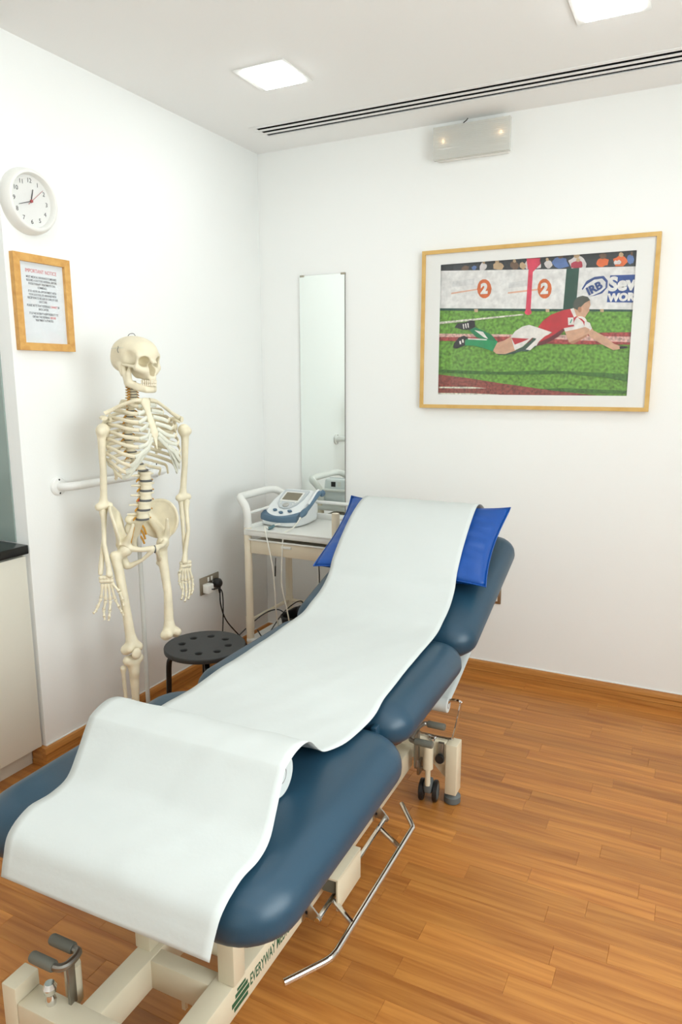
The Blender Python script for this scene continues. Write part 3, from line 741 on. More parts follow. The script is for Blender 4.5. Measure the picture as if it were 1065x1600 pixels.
# ---------------------------------------------------------------- sockets, plugs and their cords
def socket(name, label, loc, rot):
    t = thing(name, label, 'socket', loc, rot)
    obj('face_plate', MB().box((-.079, -.046, .0), (.079, .046, .0075), .0025), 'brass_steel', t)
    for sx in (-1, 1):
        obj('rocker_switch', MB().box((sx * .014 - .006, .016, .007), (sx * .014 + .006, .038, .0105), .001), 'white_plastic', t)
        r = obj('outlet', MB().box((sx * .042 - .02, -.032, .0065), (sx * .042 + .02, .010, .0082), .0006), 'white_plastic', t)
        for px, pz, ww, hh in ((0, .002, .002, .004), (-.011, -.020, .0035, .002), (.011, -.020, .0035, .002)):
            obj('pin_hole', MB().box((sx * .042 + px - ww, pz - hh, .0080), (sx * .042 + px + ww, pz + hh, .0086)), 'black_plastic', r)
    return t
socket('wall_socket', 'double brushed metal socket on the left wall with two plugs', (.0005, -.5605, .468), (rad(90), 0, rad(90)))
socket('wall_socket', 'metal socket on the back wall half hidden by the couch headrest', (1.322, -.0005, .440), (rad(90), 0, 0))
t = thing('power_plug', 'white plug in the left socket of the left wall', 'plug', (.0095, -.603, .458))
obj('plug_body', MB().box((0, -.025, -.026), (.038, .025, .022), .007, 3), 'white_plastic', t)
obj('cord', MB().tube(spl([(.030, .0, -.004), (.044, .012, -.006), (.056, .045, -.010), (.062, .062, -.045), (.064, .058, -.16), (.075, .03, -.28), (.08, .02, -.40), (.1, .06, -.452), (.14, .16, -.4555)], 6), .0032, 7), 'cable_black', t)
t = thing('power_plug', 'black plug in the right socket of the left wall', 'plug', (.0095, -.517, .462))
obj('plug_body', MB().lathe([(.024, 0), (.027, .010), (.026, .024), (.018, .034), (.010, .037)], 24, Matrix.Rotation(rad(90), 4, 'Y')).tube([(.024, 0, -.012), (.026, 0, -.036), (.027, 0, -.052)], [.008, .0075, .0055], 10), 'black_plastic', t)
obj('cord', MB().tube(spl([(.027, 0, -.048), (.034, -.004, -.12), (.05, .02, -.21), (.09, .09, -.32), (.13, .15, -.42), (.2, .2, -.4595), (.3, .18, -.4595)], 6), .0036, 7), 'cable_black', t)

# ================================================================ TROLLEY AND DEVICE
TX0, TX1, TY0, TY1 = .272, .762, -.587, -.20
t = thing('trolley', 'cream two tier instrument trolley with drawer in the corner', 'trolley', (0, 0, 0))
for x in (TX0, TX1):
    for y in (TY0, TY1):
        p_ = obj('post', MB().lathe([(.019, .075), (.019, .80 if x == TX0 else .905), (.017, .803 if x == TX0 else .91)], 18, Matrix.Translation((x, y, 0))), 'cream_plastic', t)
        obj('collar', MB().lathe([(.0215, .27), (.0215, .335), (.0195, .34)], 18, Matrix.Translation((x, y, 0))), 'cream_plastic', p_)
        c_ = obj('castor', MB().tube([(x, y, .06), (x, y, .08)], .008, 8).box((x - .016, y - .014, .036), (x + .016, y + .014, .066), .008), 'rubber_grey', t)
        for sx in (-1, 1):
            obj('wheel', MB().lathe([(.027, -.007), (.03, -.004), (.03, .004), (.027, .007)], 20, Matrix.Translation((x + sx * .024, y, .031)) @ Matrix.Rotation(rad(90), 4, 'Y')), 'black_plastic', c_)
obj('push_handle', MB().tube(spl([(TX0, TY0, .80), (TX0, TY0, .862), (TX0 - .014, TY0 + .004, .905), (TX0 - .052, TY0 + .024, .933), (TX0 - .076, TY0 + .062, .938), (TX0 - .080, TY0 + .13, .938), (TX0 - .080, TY1 - .13, .938), (TX0 - .078, TY1 - .05, .936), (TX0 - .06, TY1 - .012, .928), (TX0 - .02, TY1 + .002, .900), (TX0, TY1, .862), (TX0, TY1, .80)], 6), .0195, 16), 'off_white', t)
tr_ = MB().box((TX0 - .012, TY0 - .02, .762), (TX1 + .012, TY1 + .02, .788), .004)
tray = obj('top_tray', tr_, 'off_white', t)
for lo, hi in (((TX0 - .012, TY0 + .02, .787), (TX0 + .006, TY1 - .02, .806)), ((TX0 + .02, TY1 + .002, .787), (TX1 - .02, TY1 + .02, .818)), ((TX0 - .004, TY0 - .022, .787), (TX1 + .004, TY0 - .008, .796)), ((TX1 - .006, TY0 + .02, .787), (TX1 + .012, TY1 - .02, .806))):
    obj('tray_lip', MB().box(lo, hi, .003), 'off_white', tray)
obj('side_rail', MB().tube([(TX0, TY0 + .015, .868), (TX0, TY1 - .015, .868)], .0075, 10), 'off_white', t)
obj('back_rail', MB().tube([(TX0 + .01, TY1, .880), (TX1 - .01, TY1, .880)], .009, 10), 'off_white', t)
obj('side_rail', MB().tube([(TX1, TY0 + .015, .872), (TX1, TY1 - .015, .872)], .0075, 10), 'off_white', t)
dr = obj('drawer', MB().box((TX0 + .022, TY0 - .012, .672), (TX1 - .022, TY0 + .006, .742), .004).box((TX0 + .03, TY0 + .004, .680), (TX1 - .03, TY1 - .01, .735)), 'cream_plastic', t)
obj('drawer_ledge', MB().box((TX0 + .016, TY0 - .018, .738), (TX1 - .016, TY0 - .006, .746), .002), 'off_white', dr)
obj('drawer_pull', MB().box((.5 - .028, TY0 - .0165, .715), (.5 + .028, TY0 - .0115, .727), .0015), 'off_white', dr)
sh = obj('lower_shelf', MB().box((TX0 - .012, TY0 - .02, .205), (TX1 + .012, TY1 + .02, .225), .004), 'off_white', t)
for a, b in (((TX0, TY0 + .01, .315), (TX0, TY1 - .01, .315)), ((TX0 + .01, TY1, .315), (TX1 - .01, TY1, .315)), ((TX1, TY0 + .01, .315), (TX1, TY1 - .01, .315))):
    obj('shelf_rail', MB().tube([a, b], .009, 10), 'cream_plastic', t)
hk = thing('hanging_strap', 'cream strap with a black cord hanging under the trolley drawer', 'strap', (.640, TY0 + .06, .50))
obj('strap', MB().box((-.009, -.002, -.09), (.003, .002, .168), .001), 'off_white', hk)
obj('cord', MB().tube(spl([(.001, -.0055, .165), (.004, -.0055, .05), (.0, -.0055, -.07)], 6), .0028, 6), 'cable_black', hk)

# basket and adapter on the lower shelf
t = thing('basket', 'black plastic basket on the lower shelf of the trolley', 'basket', (.545, -.42, .2255))
o1 = rrect(-.15, -.10, .15, .10, .04)
bk = MB()
n = len(o1)
vs = [(x * .9, y * .9, 0) for x, y in o1] + [(x, y, .105) for x, y in o1] + [(x * .965, y * .95, .105) for x, y in o1] + [(x * .87, y * .86, .005) for x, y in o1]
fs = []
for a in range(3):
    for k in range(n):
        fs.append((a * n + k, a * n + (k + 1) % n, (a + 1) * n + (k + 1) % n, (a + 1) * n + k))
fs += [tuple(range(n - 1, -1, -1)), tuple(range(3 * n, 4 * n))]
obj('bucket', MB().add(vs, fs), 'black_plastic', t)
obj('rim', MB().tube([(x, y, .105) for x, y in o1 + o1[:1]], .005, 6), 'black_plastic', t)
t = thing('power_adapter', 'dark grey power adapter with white marking standing in the basket', 'adapter', (.50, -.405, .2315), (rad(-9), 0, rad(20)))
obj('adapter_body', MB().box((-.05, -.02, .0), (.05, .02, .135), .006), 'stool_black', t)
for k in range(4):
    obj('printed_mark', MB().box((-.034 + .013 * k, -.0204, .106), (-.024 + .013 * k, -.0198, .117)), 'paper_sheet', t)
obj('cord', MB().tube(spl([(-.02, 0, .133), (-.03, -.01, .16), (-.06, -.05, .155), (-.12, -.06, .10), (-.17, -.10, .02)], 6), .003, 6), 'cable_black', t)
for k, (lab, pts) in enumerate((('black cable looping from the basket over the trolley shelf', [(.40, -.45, .33), (.36, -.47, .352), (.31, -.52, .335), (.25, -.60, .27), (.20, -.66, .20), (.16, -.72, .12)]),
                                ('black cable crossing the lower trolley shelf towards the stool', [(.43, -.47, .30), (.37, -.54, .255), (.33, -.60, .2285), (.30, -.64, .20), (.27, -.70, .1), (.26, -.74, .004)]),
                                ('thin black cable lying on the front of the lower shelf', [(.30, -.565, .262), (.34, -.585, .238), (.39, -.60, .2285), (.45, -.61, .2283)]))):
    tag(obj('cable', MB().tube(spl(pts, 6), .0032, 6), 'cable_black'), lab, 'cable')
tag(obj('cable', MB().tube(spl([(.44, -.60, .665), (.437, -.60, .62), (.432, -.595, .57)], 6), [.002] * 6 + [.0035] * 7, 6), 'cable_black'), 'short black cable end hanging below the trolley drawer', 'cable')

# therapy unit: wedge housing with screen, blue bumper, probe and lead
t = thing('therapy_unit', 'white and blue therapy device with screen on the trolley', 'device', (.372, -.352, .7882))
t.scale = (.94, .94, .96)
# local: x width +-.122, y -.14 (front) .. .14 (back)
def hgt(y): return .050 + (.165 - .050) * min(1, max(0, (y + .125) / .235)) ** 0.92
g = G((-.15, -.165, -.01), (.15, .165, .19), .0042)
ax_, ay_ = np.abs(g.X), g.Y
wid = .124 - .02 * np.clip((g.Y - .02) / .12, 0, 1) - .012 * np.clip((g.Z) / .16, 0, 1) - .02 * np.clip((-g.Y - .06) / .08, 0, 1)
side = ax_ - wid
front, back_ = (-.138 + 1.9 * g.X ** 2) - g.Y, g.Y - .138
topz = .052 + .112 * np.clip((g.Y + .115) / .225, 0, 1)
topd = (g.Z - topz) * .9
D = np.log(sum(np.exp(150 * q) for q in (side, front, back_, topd, .002 - g.Z))) / 150
body = obj('housing', g.mesh(D), 'device_white', t, 60)
slope = math.atan2(.112, .225)
TM = Matrix.Translation((0, -.115, .0565)) @ Matrix.Rotation(slope, 4, 'X')   # top face frame: x right, y up the slope, z out
def onto(name, poly, m, z0, z1, par=t, M=TM):
    return obj(name, MB().prism(poly, z0, z1, 2, M), m, par)
shield = [(-.078, .235), (.078, .235), (.074, .16), (.058, .105), (.03, .073), (0, .064), (-.03, .073), (-.058, .105), (-.074, .16)]
face = onto('control_panel', shield, 'device_grey', -.004, .0042)
onto('screen_bezel', rrect(-.06, .125, .06, .215, .006), 'off_white', .003, .0052, face)
onto('screen', rrect(-.050, .138, .050, .206, .003), 'lcd', .005, .0058, face)
obj('dial', MB().lathe([(.019, 0), (.019, .004), (.016, .006), (.012, .005)], 24, TM @ Matrix.Translation((0, .092, .004))), 'steel', face)
for x, y in ((-.045, .118), (-.040, .106), (.045, .120), (.036, .106)):
    obj('button', MB().lathe([(.004, 0), (.004, .002)], 10, TM @ Matrix.Translation((x, y, .004))), 'white_plastic', face)
for x, y in ((-.046, .048), (0, .030), (.046, .048)):
    obj('push_button', MB().lathe([(.013, -.003), (.013, .004), (.010, .0055)], 20, TM @ Matrix.Translation((x, y, .001)) @ Matrix.Diagonal((1, .62, 1, 1))), 'device_blue', t)
# curved blue bumper along the front edge
bp = MB()
N = 22
vs, fs = [], []
for i in range(N + 1):
    u = -1 + 2 * i / N
    x = .112 * u
    yf = -.142 + .030 * u ** 2
    lo_, hi_ = .026 + .004 * u * u, .050 + .006 * u * u
    back = yf + .012 + .034 * u ** 2
    vs += [(x, yf, lo_), (x, yf - .004, (lo_ + hi_) / 2), (x, yf + .002, hi_ + .006), (x, back, .0595 + .02 * u * u), (x, back, lo_)]
for i in range(N):
    for k in range(5):
        a = i * 5
        fs.append((a + k, a + (k + 1) % 5, a + 5 + (k + 1) % 5, a + 5 + k))
fs += [(0, 1, 2, 3, 4), tuple(N * 5 + k for k in (4, 3, 2, 1, 0))]
obj('bumper', bp.add(vs, fs), 'device_blue', t, 50)
for x in (-.022, -.011):
    obj('jack', MB().lathe([(.0042, 0), (.0042, .006)], 12, Matrix.Translation((x, -.129, .017)) @ Matrix.Rotation(rad(90), 4, 'X')), 'black_plastic', t)
obj('rear_socket', MB().box((-.045, .1335, .115), (-.015, .1395, .145)), 'black_plastic', t)
obj('rear_label', MB().box((.0, .1355, .118), (.022, .1392, .145)), 'off_white', t)
# hand-held applicator clipped on the right side
pr = thing('applicator', 'white and blue applicator clipped to the side of the therapy device', 'applicator', (.372, -.352, .7882))
obj('handle_grip', MB().tube(spl([(.128, -.105, .058), (.130, -.07, .078), (.131, -.02, .098), (.130, .03, .124), (.128, .075, .146), (.128, .10, .152)], 5), [.007, .010, .013, .0155, .0165, .016, .0145, .012, .011, .0105, .010, .010, .010, .010, .010, .0105, .011, .0115, .012, .0125, .013, .0135, .0135, .013, .012, .010], 12), 'device_blue', pr, 60)
obj('handle_back', MB().tube(spl([(.124, -.02, .107), (.122, .03, .133), (.120, .075, .156), (.119, .10, .163)], 6), [.008] * 19, 10), 'device_white', pr)
obj('sound_head', MB().lathe([(.018, 0), (.018, .012), (.012, .018)], 18, Matrix.Translation((.132, .104, .150)) @ Matrix.Rotation(rad(115), 4, 'Y')), 'device_blue', pr)
obj('lead', MB().tube(spl([(.128, -.104, .057), (.124, -.135, .032), (.118, -.175, .012), (.113, -.232, .006), (.112, -.246, -.008), (.106, -.250, -.10), (.100, -.25, -.25), (.118, -.235, -.38), (.115, -.21, -.46), (.08, -.16, -.535)], 7), .0034, 8), 'cable_white', pr)
cl = thing('connector_lead', 'white lead with teal connector plugged into the front of the therapy device', 'cable', (.372, -.352, .7882))
obj('lead', MB().tube(spl([(.026, -.136, .020), (.022, -.160, .022), (.012, -.175, .016)], 5), .0035, 8), 'cable_white', cl)
obj('connector', MB().tube([(.014, -.170, .018), (.010, -.182, .012), (.004, -.202, .0085), (.002, -.208, .008)], [.006, .0085, .0085, .006], 10), 'device_teal', cl)
obj('lead', MB().tube(spl([(.003, -.206, .008), (-.004, -.219, .0185), (.0, -.235, .020), (.018, -.258, .005), (.04, -.268, -.06), (.062, -.27, -.16), (.068, -.265, -.26), (.064, -.25, -.38), (.04, -.20, -.46), (.01, -.14, -.535)], 7), .0034, 8), 'cable_white', cl)

# ================================================================ STOOL
t = thing('stool', 'black round stool with eight holes in its seat beside the couch', 'stool', (.470, -1.210, 0))
R_ = .168
plate('seat', circ(0, 0, R_ - .004, 56), [circ(.098 * math.cos(rad(22 + 45 * k)), .098 * math.sin(rad(22 + 45 * k)), .0185, 18) for k in range(8)], .006, .004, 'stool_black', t, (0, 0, .427))
for k in range(4):
    a = rad(40 + 90 * k)
    c, s = math.cos(a), math.sin(a)
    lg = obj('leg', MB().tube(spl([(.05 * c, .05 * s, .406), (.10 * c, .10 * s, .404), (.138 * c, .138 * s, .390), (.150 * c, .150 * s, .36), (.154 * c, .154 * s, .25), (.165 * c, .165 * s, .012)], 6), .0112, 12), 'black_gloss', t)
    obj('foot_cap', MB().lathe([(.013, 0), (.013, .02)], 14, Matrix.Translation((.165 * c, .165 * s, 0))), 'black_plastic', lg)
    obj('rivet', MB().lathe([(.007, .408), (.007, .418)], 10, Matrix.Translation((.125 * math.cos(a + .3), .125 * math.sin(a + .3), 0))), 'black_plastic', lg)

# ================================================================ TREATMENT COUCH
CA = rad(1.4)
CO = (1.27, -1.90, 0)
t = thing('treatment_couch', 'navy padded three section treatment couch on a cream steel frame', 'couch', CO, (0, 0, CA))
couch = t
def cushion(name, hw, y0, y1, top, thick, rc, M=None, dome=.006):
    """padded section: rounded rectangle in plan, full rounding at the rim"""
    rings = []
    rt_, rb_ = thick * .60, thick * .34
    prof = []
    for k in range(7):
        a = rad(-60 + 60 * k / 6)
        prof.append((rb_ * (1 - math.cos(a)), -thick + rb_ + rb_ * math.sin(a)))
    for k in range(1, 11):
        a = rad(90 * k / 10)
        prof.append((rt_ * 1.15 * (1 - math.cos(a)), -rt_ + rt_ * math.sin(a)))
    vs, fs = [], []
    def ring(ins, z):
        return [(x, y, z) for x, y in rrect(-hw + ins, y0 + ins, hw - ins, y1 - ins, max(.012, rc - ins * .8), 8)]
    for ins, z in prof:
        rings.append(ring(ins, z))
    rings.append([(x * .8, (y - (y0 + y1) / 2) * .8 + (y0 + y1) / 2, dome * .7) for x, y, z in rings[-1]])
    rings.append([(x * .4, (y - (y0 + y1) / 2) * .4 + (y0 + y1) / 2, dome) for x, y, z in rings[-2]])
    n = len(rings[0])
    for r in rings: vs += r
    for i in range(len(rings) - 1):
        for k in range(n):
            fs.append((i * n + k, i * n + (k + 1) % n, (i + 1) * n + (k + 1) % n, (i + 1) * n + k))
    fs.append(tuple(range(n - 1, -1, -1)))
    fs.append(tuple(range((len(rings) - 1) * n, len(rings) * n)))
    T = M if M is not None else Matrix.Translation((0, 0, top))
    o = obj(name, MB().add(vs, fs, T), 'vinyl_navy', t, 60)
    bb = rrect(-hw + .032, y0 + .032, hw - .032, y1 - .032, max(.012, rc - .03), 6)
    obj('base_board', MB().prism(bb, -thick - .009, -thick + .006, 2, T), 'board_brown', o)
    return o
cushion('leg_cushion', .384, -.712, .008, .644, .104, .11)
cushion('seat_cushion', .348, .022, .640, .662, .104, .085)
HM = Matrix.Translation((0, .642, .664)) @ Matrix.Rotation(rad(17), 4, 'X')
cushion('head_cushion', .352, .004, .765, 0, .108, .085, HM)
# hinge tabs between the sections
obj('hinge_cover', MB().box((.262, .002, .585), (.280, .03, .628), .004), 'vinyl_navy', t)
# upper frame
uf = MB()
for sx in (-1, 1):
    uf.box((sx * .22 - .02, -.60, .500), (sx * .22 + .02, .62, .532), .003)
uf.box((-.22, -.60, .500), (.22, -.565, .532)).box((-.22, -.03, .500), (.22, .03, .532)).box((-.22, .585, .500), (.22, .62, .532))
obj('deck_frame', uf, 'cream_metal', t)
hf = MB()
for sx in (-1, 1):
    hf.box((sx * .22 - .016, .03, -.160), (sx * .22 + .016, .70, -.128), .003, M=HM)
hf.box((-.22, .66, -.160), (.22, .70, -.128), M=HM)
obj('headrest_frame', hf, 'cream_metal', t)
# lifting arms
for sx in (-1, 1):
    obj('lift_arm', MB().tube([(sx * .058, -.40, .215), (sx * .058, .02, .495)], .022, 4), 'cream_metal', t)
    obj('lift_arm', MB().tube([(sx * .058, .18, .215), (sx * .058, .57, .495)], .022, 4), 'cream_metal', t)
    obj('support_post', MB().box((sx * .118 - .022, -.470, .198), (sx * .118 + .022, -.425, .502), .003), 'cream_metal', t)
obj('cross_tube', MB().tube([(-.078, -.40, .215), (.078, -.40, .215)], .02, 12), 'cream_metal', t)
obj('cross_tube', MB().tube([(-.078, .18, .215), (.078, .18, .215)], .02, 12), 'cream_metal', t)
obj('actuator', MB().tube([(0, -.36, .24), (0, .05, .33)], .03, 14).tube([(0, .05, .33), (0, .45, .43)], .014, 12), 'dull_steel', t)
# base frame
for sx in (-1, 1):
    rl = obj('base_rail', MB().box((min(sx * .136, sx * .082), -.660, .118), (max(sx * .136, sx * .082), .705, .198), .003), 'cream_metal', t)
    if sx > 0:
        # nameplate lettering on the outer face of the right rail
        text('lettering', 'EVERYWAY MEDICAL', .042, 'ink_green', rl, (.1362, -.402, .1570), (rad(90), 0, rad(90)), align='LEFT', bold=.0006, sx=.53)
        for k, (a, b, c, d) in enumerate(((-.468, .132, -.412, .142), (-.476, .146, -.406, .158), (-.462, .162, -.412, .172), (-.454, .175, -.420, .182))):
            obj('emblem_bar', MB().box((.1358, a, b), (.1366, c, d)), 'ink_green', rl)
cb = obj('end_beam', MB().box((-.262, -.705, .105), (.262, -.645, .200), .003), 'cream_metal', t)
cb = obj('end_beam', MB().box((-.262, .705, .150), (.262, .752, .235), .003), 'cream_metal', t)
obj('beam_tab', MB().box((-.01, -.47, .08), (0, -.46, .12)).box((.045, -.47, .08), (.055, -.46, .12)), 'cream_metal', t)
obj('mid_beam', MB().box((-.085, -.485, .12), (.085, -.445, .195), .002), 'cream_metal', t)
for sx in (-1, 1):
    for y0, y1 in ((-.706, -.642), (.695, .757)):
        x0, x1 = sorted((sx * .263, sx * .305))
        ps = obj('corner_post', MB().box((x0, y0, .042), (x1, y1, .236), .003), 'cream_metal', t)
        obj('foot_pad', MB().lathe([(.026, 0), (.030, .004), (.030, .026), (.022, .034), (.010, .05)], 22, Matrix.Translation(((x0 + x1) / 2, (y0 + y1) / 2, 0))), 'rubber_grey', ps)
    # gusset between far post and beam
    gx = sx * .262
    obj('gusset', MB().prism([(gx, .235), (gx, .085), (gx - sx * .022, .10), (gx - sx * .07, .15)], .728, .734, 1), 'cream_metal', t)
def castor(x, y, rz):
    c = obj('castor', MB().tube([(x, y, .142), (x, y, .235)], .0185, 14).tube([(x, y, .075), (x, y, .145)], .010, 10), 'cream_metal', t)
    M = Matrix.Translation((x, y, 0)) @ Matrix.Rotation(rz, 4, 'Z')
    obj('fork', MB().box((-.016, -.004, .04), (.016, .046, .086), .010, 3, M), 'rubber_grey', c)
    for sx in (-1, 1):
        obj('wheel', MB().lathe([(.036, -.008), (.0395, -.005), (.0395, .005), (.036, .008), (.02, .0085)], 26, M @ Matrix.Translation((sx * .025, .028, .0395)) @ Matrix.Rotation(rad(90) * sx, 4, 'Y')), 'black_plastic', c)
        obj('hub_cap', MB().lathe([(.030, .006), (.030, .0095), (.024, .011)], 22, M @ Matrix.Translation((sx * .025, .028, .0395)) @ Matrix.Rotation(rad(90) * sx, 4, 'Y')), 'rubber_grey', c)
castor(.206, .672, rad(8))
castor(-.206, .672, rad(-20))
castor(.206, -.60, rad(180))
castor(-.206, -.60, rad(170))
# castor lift pedals, one at either end: U of steel rod with two grey grips
def pedal(M, sp_=1.0):
    rod = [(a, b * sp_, 0) for a, b in ((-.062, -.022), (-.012, -.022), (.004, -.016), (.010, 0), (.006, .024), (-.006, .032), (-.062, .032))]
    p_ = obj('lift_pedal', MB().tube(spl(rod, 5), .0085, 10, M=M).box((-.003, -.003, -.11), (.005, .016, .0), .001, M=M), 'dull_steel', t)
    for y in (-.022 * sp_, .032 * sp_):
        obj('pedal_grip', MB().tube([(-.078, y, 0), (-.074, y, 0), (-.016, y, 0), (-.013, y, 0)], [.011, .0125, .0125, .011], 14, M=M), 'grip_grey', p_)
pedal(Matrix.Translation((-.158, -.655, .306)))
pedal(Matrix.Translation((.176, .655, .292)) @ Matrix.Rotation(rad(180), 4, 'Z'), 2.6)
obj('brake_knob', MB().lathe([(.010, .198), (.012, .21), (.008, .222), (.013, .23), (.015, .242), (.010, .252)], 14, Matrix.Translation((-.196, -.672, 0))), 'chrome', t)
obj('brake_link', MB().box((.156, .665, .132), (.212, .675, .144), .001).box((.172, .648, .12), (.182, .690, .17), .001).tube([(.168, .655, .285), (.168, .655, .15)], .010, 10), 'dull_steel', t)
obj('clamp_bolt', MB().lathe([(.013, .234), (.013, .243), (.007, .247)], 16, Matrix.Translation((.208, .712, 0))), 'chrome', t)
kn = obj('clamp_plate', MB().box((.236, .690, .165), (.256, .7045, .238), .001), 'dull_steel', t)
obj('clamp_knob', MB().lathe([(.016, 0), (.018, .006), (.016, .014)], 16, Matrix.Translation((.246, .690, .182)) @ Matrix.Rotation(rad(90), 4, 'X')), 'black_plastic', kn)
# raised/lowered by a chrome bar along the right side
bar = obj('foot_bar', MB().tube(spl([(.187, .456, .12), (.222, .410, .12), (.255, .366, .12), (.264, .345, .12), (.264, .30, .12), (.262, -.16, .12), (.261, -.205, .12), (.254, -.235, .12), (.225, -.283, .12), (.189, -.340, .12)], 5), .0088, 12), 'chrome', t)
for y in (.265, -.078):
    obj('bar_arm', MB().tube([(.172, y + .03, .127), (.262, y - .025, .121)], .0078, 10), 'chrome', bar)
obj('bar_axle', MB().tube([(.172, .352, .13), (.176, -.142, .13)], .0075, 10), 'chrome', bar)
for y in (.345, -.135):
    br = obj('bar_bracket', MB().box((.136, y - .020, .122), (.1405, y + .02, .182), .001).prism([(.139, .18), (.139, .126), (.180, .120), (.186, .130), (.182, .138)], y - .003, y + .002, 1), 'steel', bar)
    for z in (.14, .166):
        obj('bolt', MB().lathe([(.006, 0), (.006, .005)], 8, Matrix.Translation((.1405, y, z)) @ Matrix.Rotation(rad(90), 4, 'Y')), 'black_plastic', br)
bx = obj('motor_cover', MB().box((.136, -.066, .196), (.200, .086, .203), .001).box((.194, -.066, .108), (.200, .086, .200), .001), 'cream_metal', t)
obj('motor', MB().box((.140, -.050, .140), (.185, .06, .192), .008), 'grip_grey', bx)
# lower paper roll holder under the headrest
RH = (.72, .374)
obj('roll_holder', MB().tube(spl([(.13, .722, .245), (.24, .722, .245), (.272, .722, .247), (.284, .722, .262), (.306, .722, .38), (.304, .722, .394), (.292, .722, .398), (.268, .722, .394), (.255, .722, .378)], 4), .0055, 8)
    .tube([(.13, .722, .245), (-.13, .722, .245)], .0055, 8).tube(spl([(-.13, .722, .245), (-.272, .722, .247), (-.300, .722, .37), (-.292, .722, .39), (-.262, .722, .378)], 4), .0055, 8), 'chrome', t)

# ---------------------------------------------------------------- pillow
tp = thing('pillow', 'royal blue wipe clean pillow at the head of the couch', 'pillow', CO, (0, 0, CA))
NU, NV = 48, 32
vs, fs = [], []
PM = Matrix.Translation((-.004, 1.050, .898)) @ Matrix.Rotation(rad(29.5), 4, 'X')
rnd = np.random.RandomState(3)
def pil(side):
    out = []
    for i in range(NU + 1):
        for j in range(NV + 1):
            u, v = -1 + 2 * i / NU, -1 + 2 * j / NV
            x = .348 * u * (1 - .055 * (1 - v * v))
            y = .215 * v * (1 - .075 * (1 - u * u))
            th = (max(0, 1 - u * u) * max(0, 1 - v * v)) ** .42
            wr = (.0035 * math.sin(v * 26 + u * 5) + .003 * math.sin(v * 15 - u * 11)) * max(0, abs(u) - .45) * 2.0 * min(1, 4 * (1 - abs(u))) * (1 - v * v)
            z = (.044 * th if side > 0 else -.098 * th) + wr
            tip = abs(u) ** 5 * abs(v) ** 5
            out.append(PM @ Vector((x, y, z + .012 * tip * (1 if v > 0 else -.6))))
    return out
n1 = (NU + 1) * (NV + 1)
vs = pil(1) + pil(-1)
for s_ in (0, 1):
    for i in range(NU):
        for j in range(NV):
            a = s_ * n1 + i * (NV + 1) + j
            q = (a, a + NV + 1, a + NV + 2, a + 1)
            fs.append(q if s_ == 0 else q[::-1])
po = obj('pillow_case', MB().add(vs, fs), 'pillow_blue', tp, 80)
bmx = bmesh.new(); bmx.from_mesh(po.data)
bmesh.ops.remove_doubles(bmx, verts=bmx.verts[:], dist=.0006)
bmesh.ops.recalc_face_normals(bmx, faces=bmx.faces[:])
bmx.to_mesh(po.data); bmx.free()
seam = [PM @ Vector((.348 * u * (1 - .055 * (1 - v * v)) * 1.004, .215 * v * (1 - .075 * (1 - u * u)) * 1.004, .012 * abs(u) ** 5 * abs(v) ** 5 * (1 if v > 0 else -.6)))
        for u, v in [(-1 + k / 20, -1) for k in range(40)] + [(1, -1 + k / 12) for k in range(24)] + [(1 - k / 20, 1) for k in range(40)] + [(-1, 1 - k / 12) for k in range(25)]]
obj('seam', MB().tube(seam, .0025, 6), 'pillow_blue', tp)

# ---------------------------------------------------------------- paper cover with its two rolls
tp = thing('couch_paper', 'long white paper cover running over pillow and couch', 'paper', CO, (0, 0, CA))
rowsP = [(-.757, .566, -.200, .295), (-.744, .600, -.205, .297), (-.722, .636, -.212, .300), (-.665, .657, -.220, .300), (-.605, .655, -.222, .298), (-.555, .663, -.226, .292), (-.515, .695, -.235, .284),
         (-.480, .727, -.246, .276), (-.457, .751, -.251, .272), (-.445, .757, -.254, .271), (-.41, .764, -.259, .269), (-.37, .763, -.262, .268), (-.325, .745, -.264, .262), (-.270, .700, -.266, .252), (-.215, .664, -.266, .245), (-.15, .658, -.267, .266), (-.05, .656, -.268, .270),
         (.02, .662, -.262, .273), (.10, .673, -.252, .268), (.30, .674, -.255, .257), (.50, .676, -.262, .252), (.61, .680, -.264, .250), (.68, .700, -.266, .248), (.77, .728, -.268, .244), (.835, .768, -.270, .240),
         (.875, .822, -.272, .236), (.95, .893, -.272, .233), (1.04, .954, -.274, .230), (1.12, .996, -.276, .226), (1.19, 1.017, -.278, .222), (1.25, 1.014, -.279, .221), (1.31, .985, -.279, .222), (1.37, .925, -.276, .228), (1.408, .84, -.272, .236),
         (1.418, .74, -.268, .244), (1.38, .63, -.262, .252), (1.24, .545, -.258, .256), (1.03, .465, -.256, .258), (.88, .412, -.256, .258), (.79, .385, -.256, .258), (.752, .374, -.256, .258)]
prof = spl(rowsP, 5)
NX = 26
vs, fs = [], []
for i, (yy, zz, xl, xr) in enumerate(prof):
    for k in range(NX + 1):
        u = k / NX
        x = xl + (xr - xl) * u
        dz = .0
        if zz > .60 and yy < 1.3:
            dz = .0016 * math.sin(x * 23 + yy * 9) * math.sin(yy * 17 + 1) + .0010 * math.sin(x * 61 - yy * 31)
        if yy < -.55:
            dz += .004 * math.sin((x + .3) * 9 + yy * 14) * (1 - u) + .0025 * math.sin(x * 37 + yy * 42) * max(0, .5 - u)
            dz *= .5 if yy > -.70 else 1
        vs.append((x, yy, zz + max(dz, -.0012) + .001))
for i in range(len(prof) - 1):
    for k in range(NX):
        a = i * (NX + 1) + k
        fs.append((a, a + 1, a + NX + 2, a + NX + 1))
so = obj('sheet', MB().add(vs, fs), 'paper_white', tp, 80)
md = so.modifiers.new('thickness', 'SOLIDIFY'); md.thickness = .0006; md.offset = 1
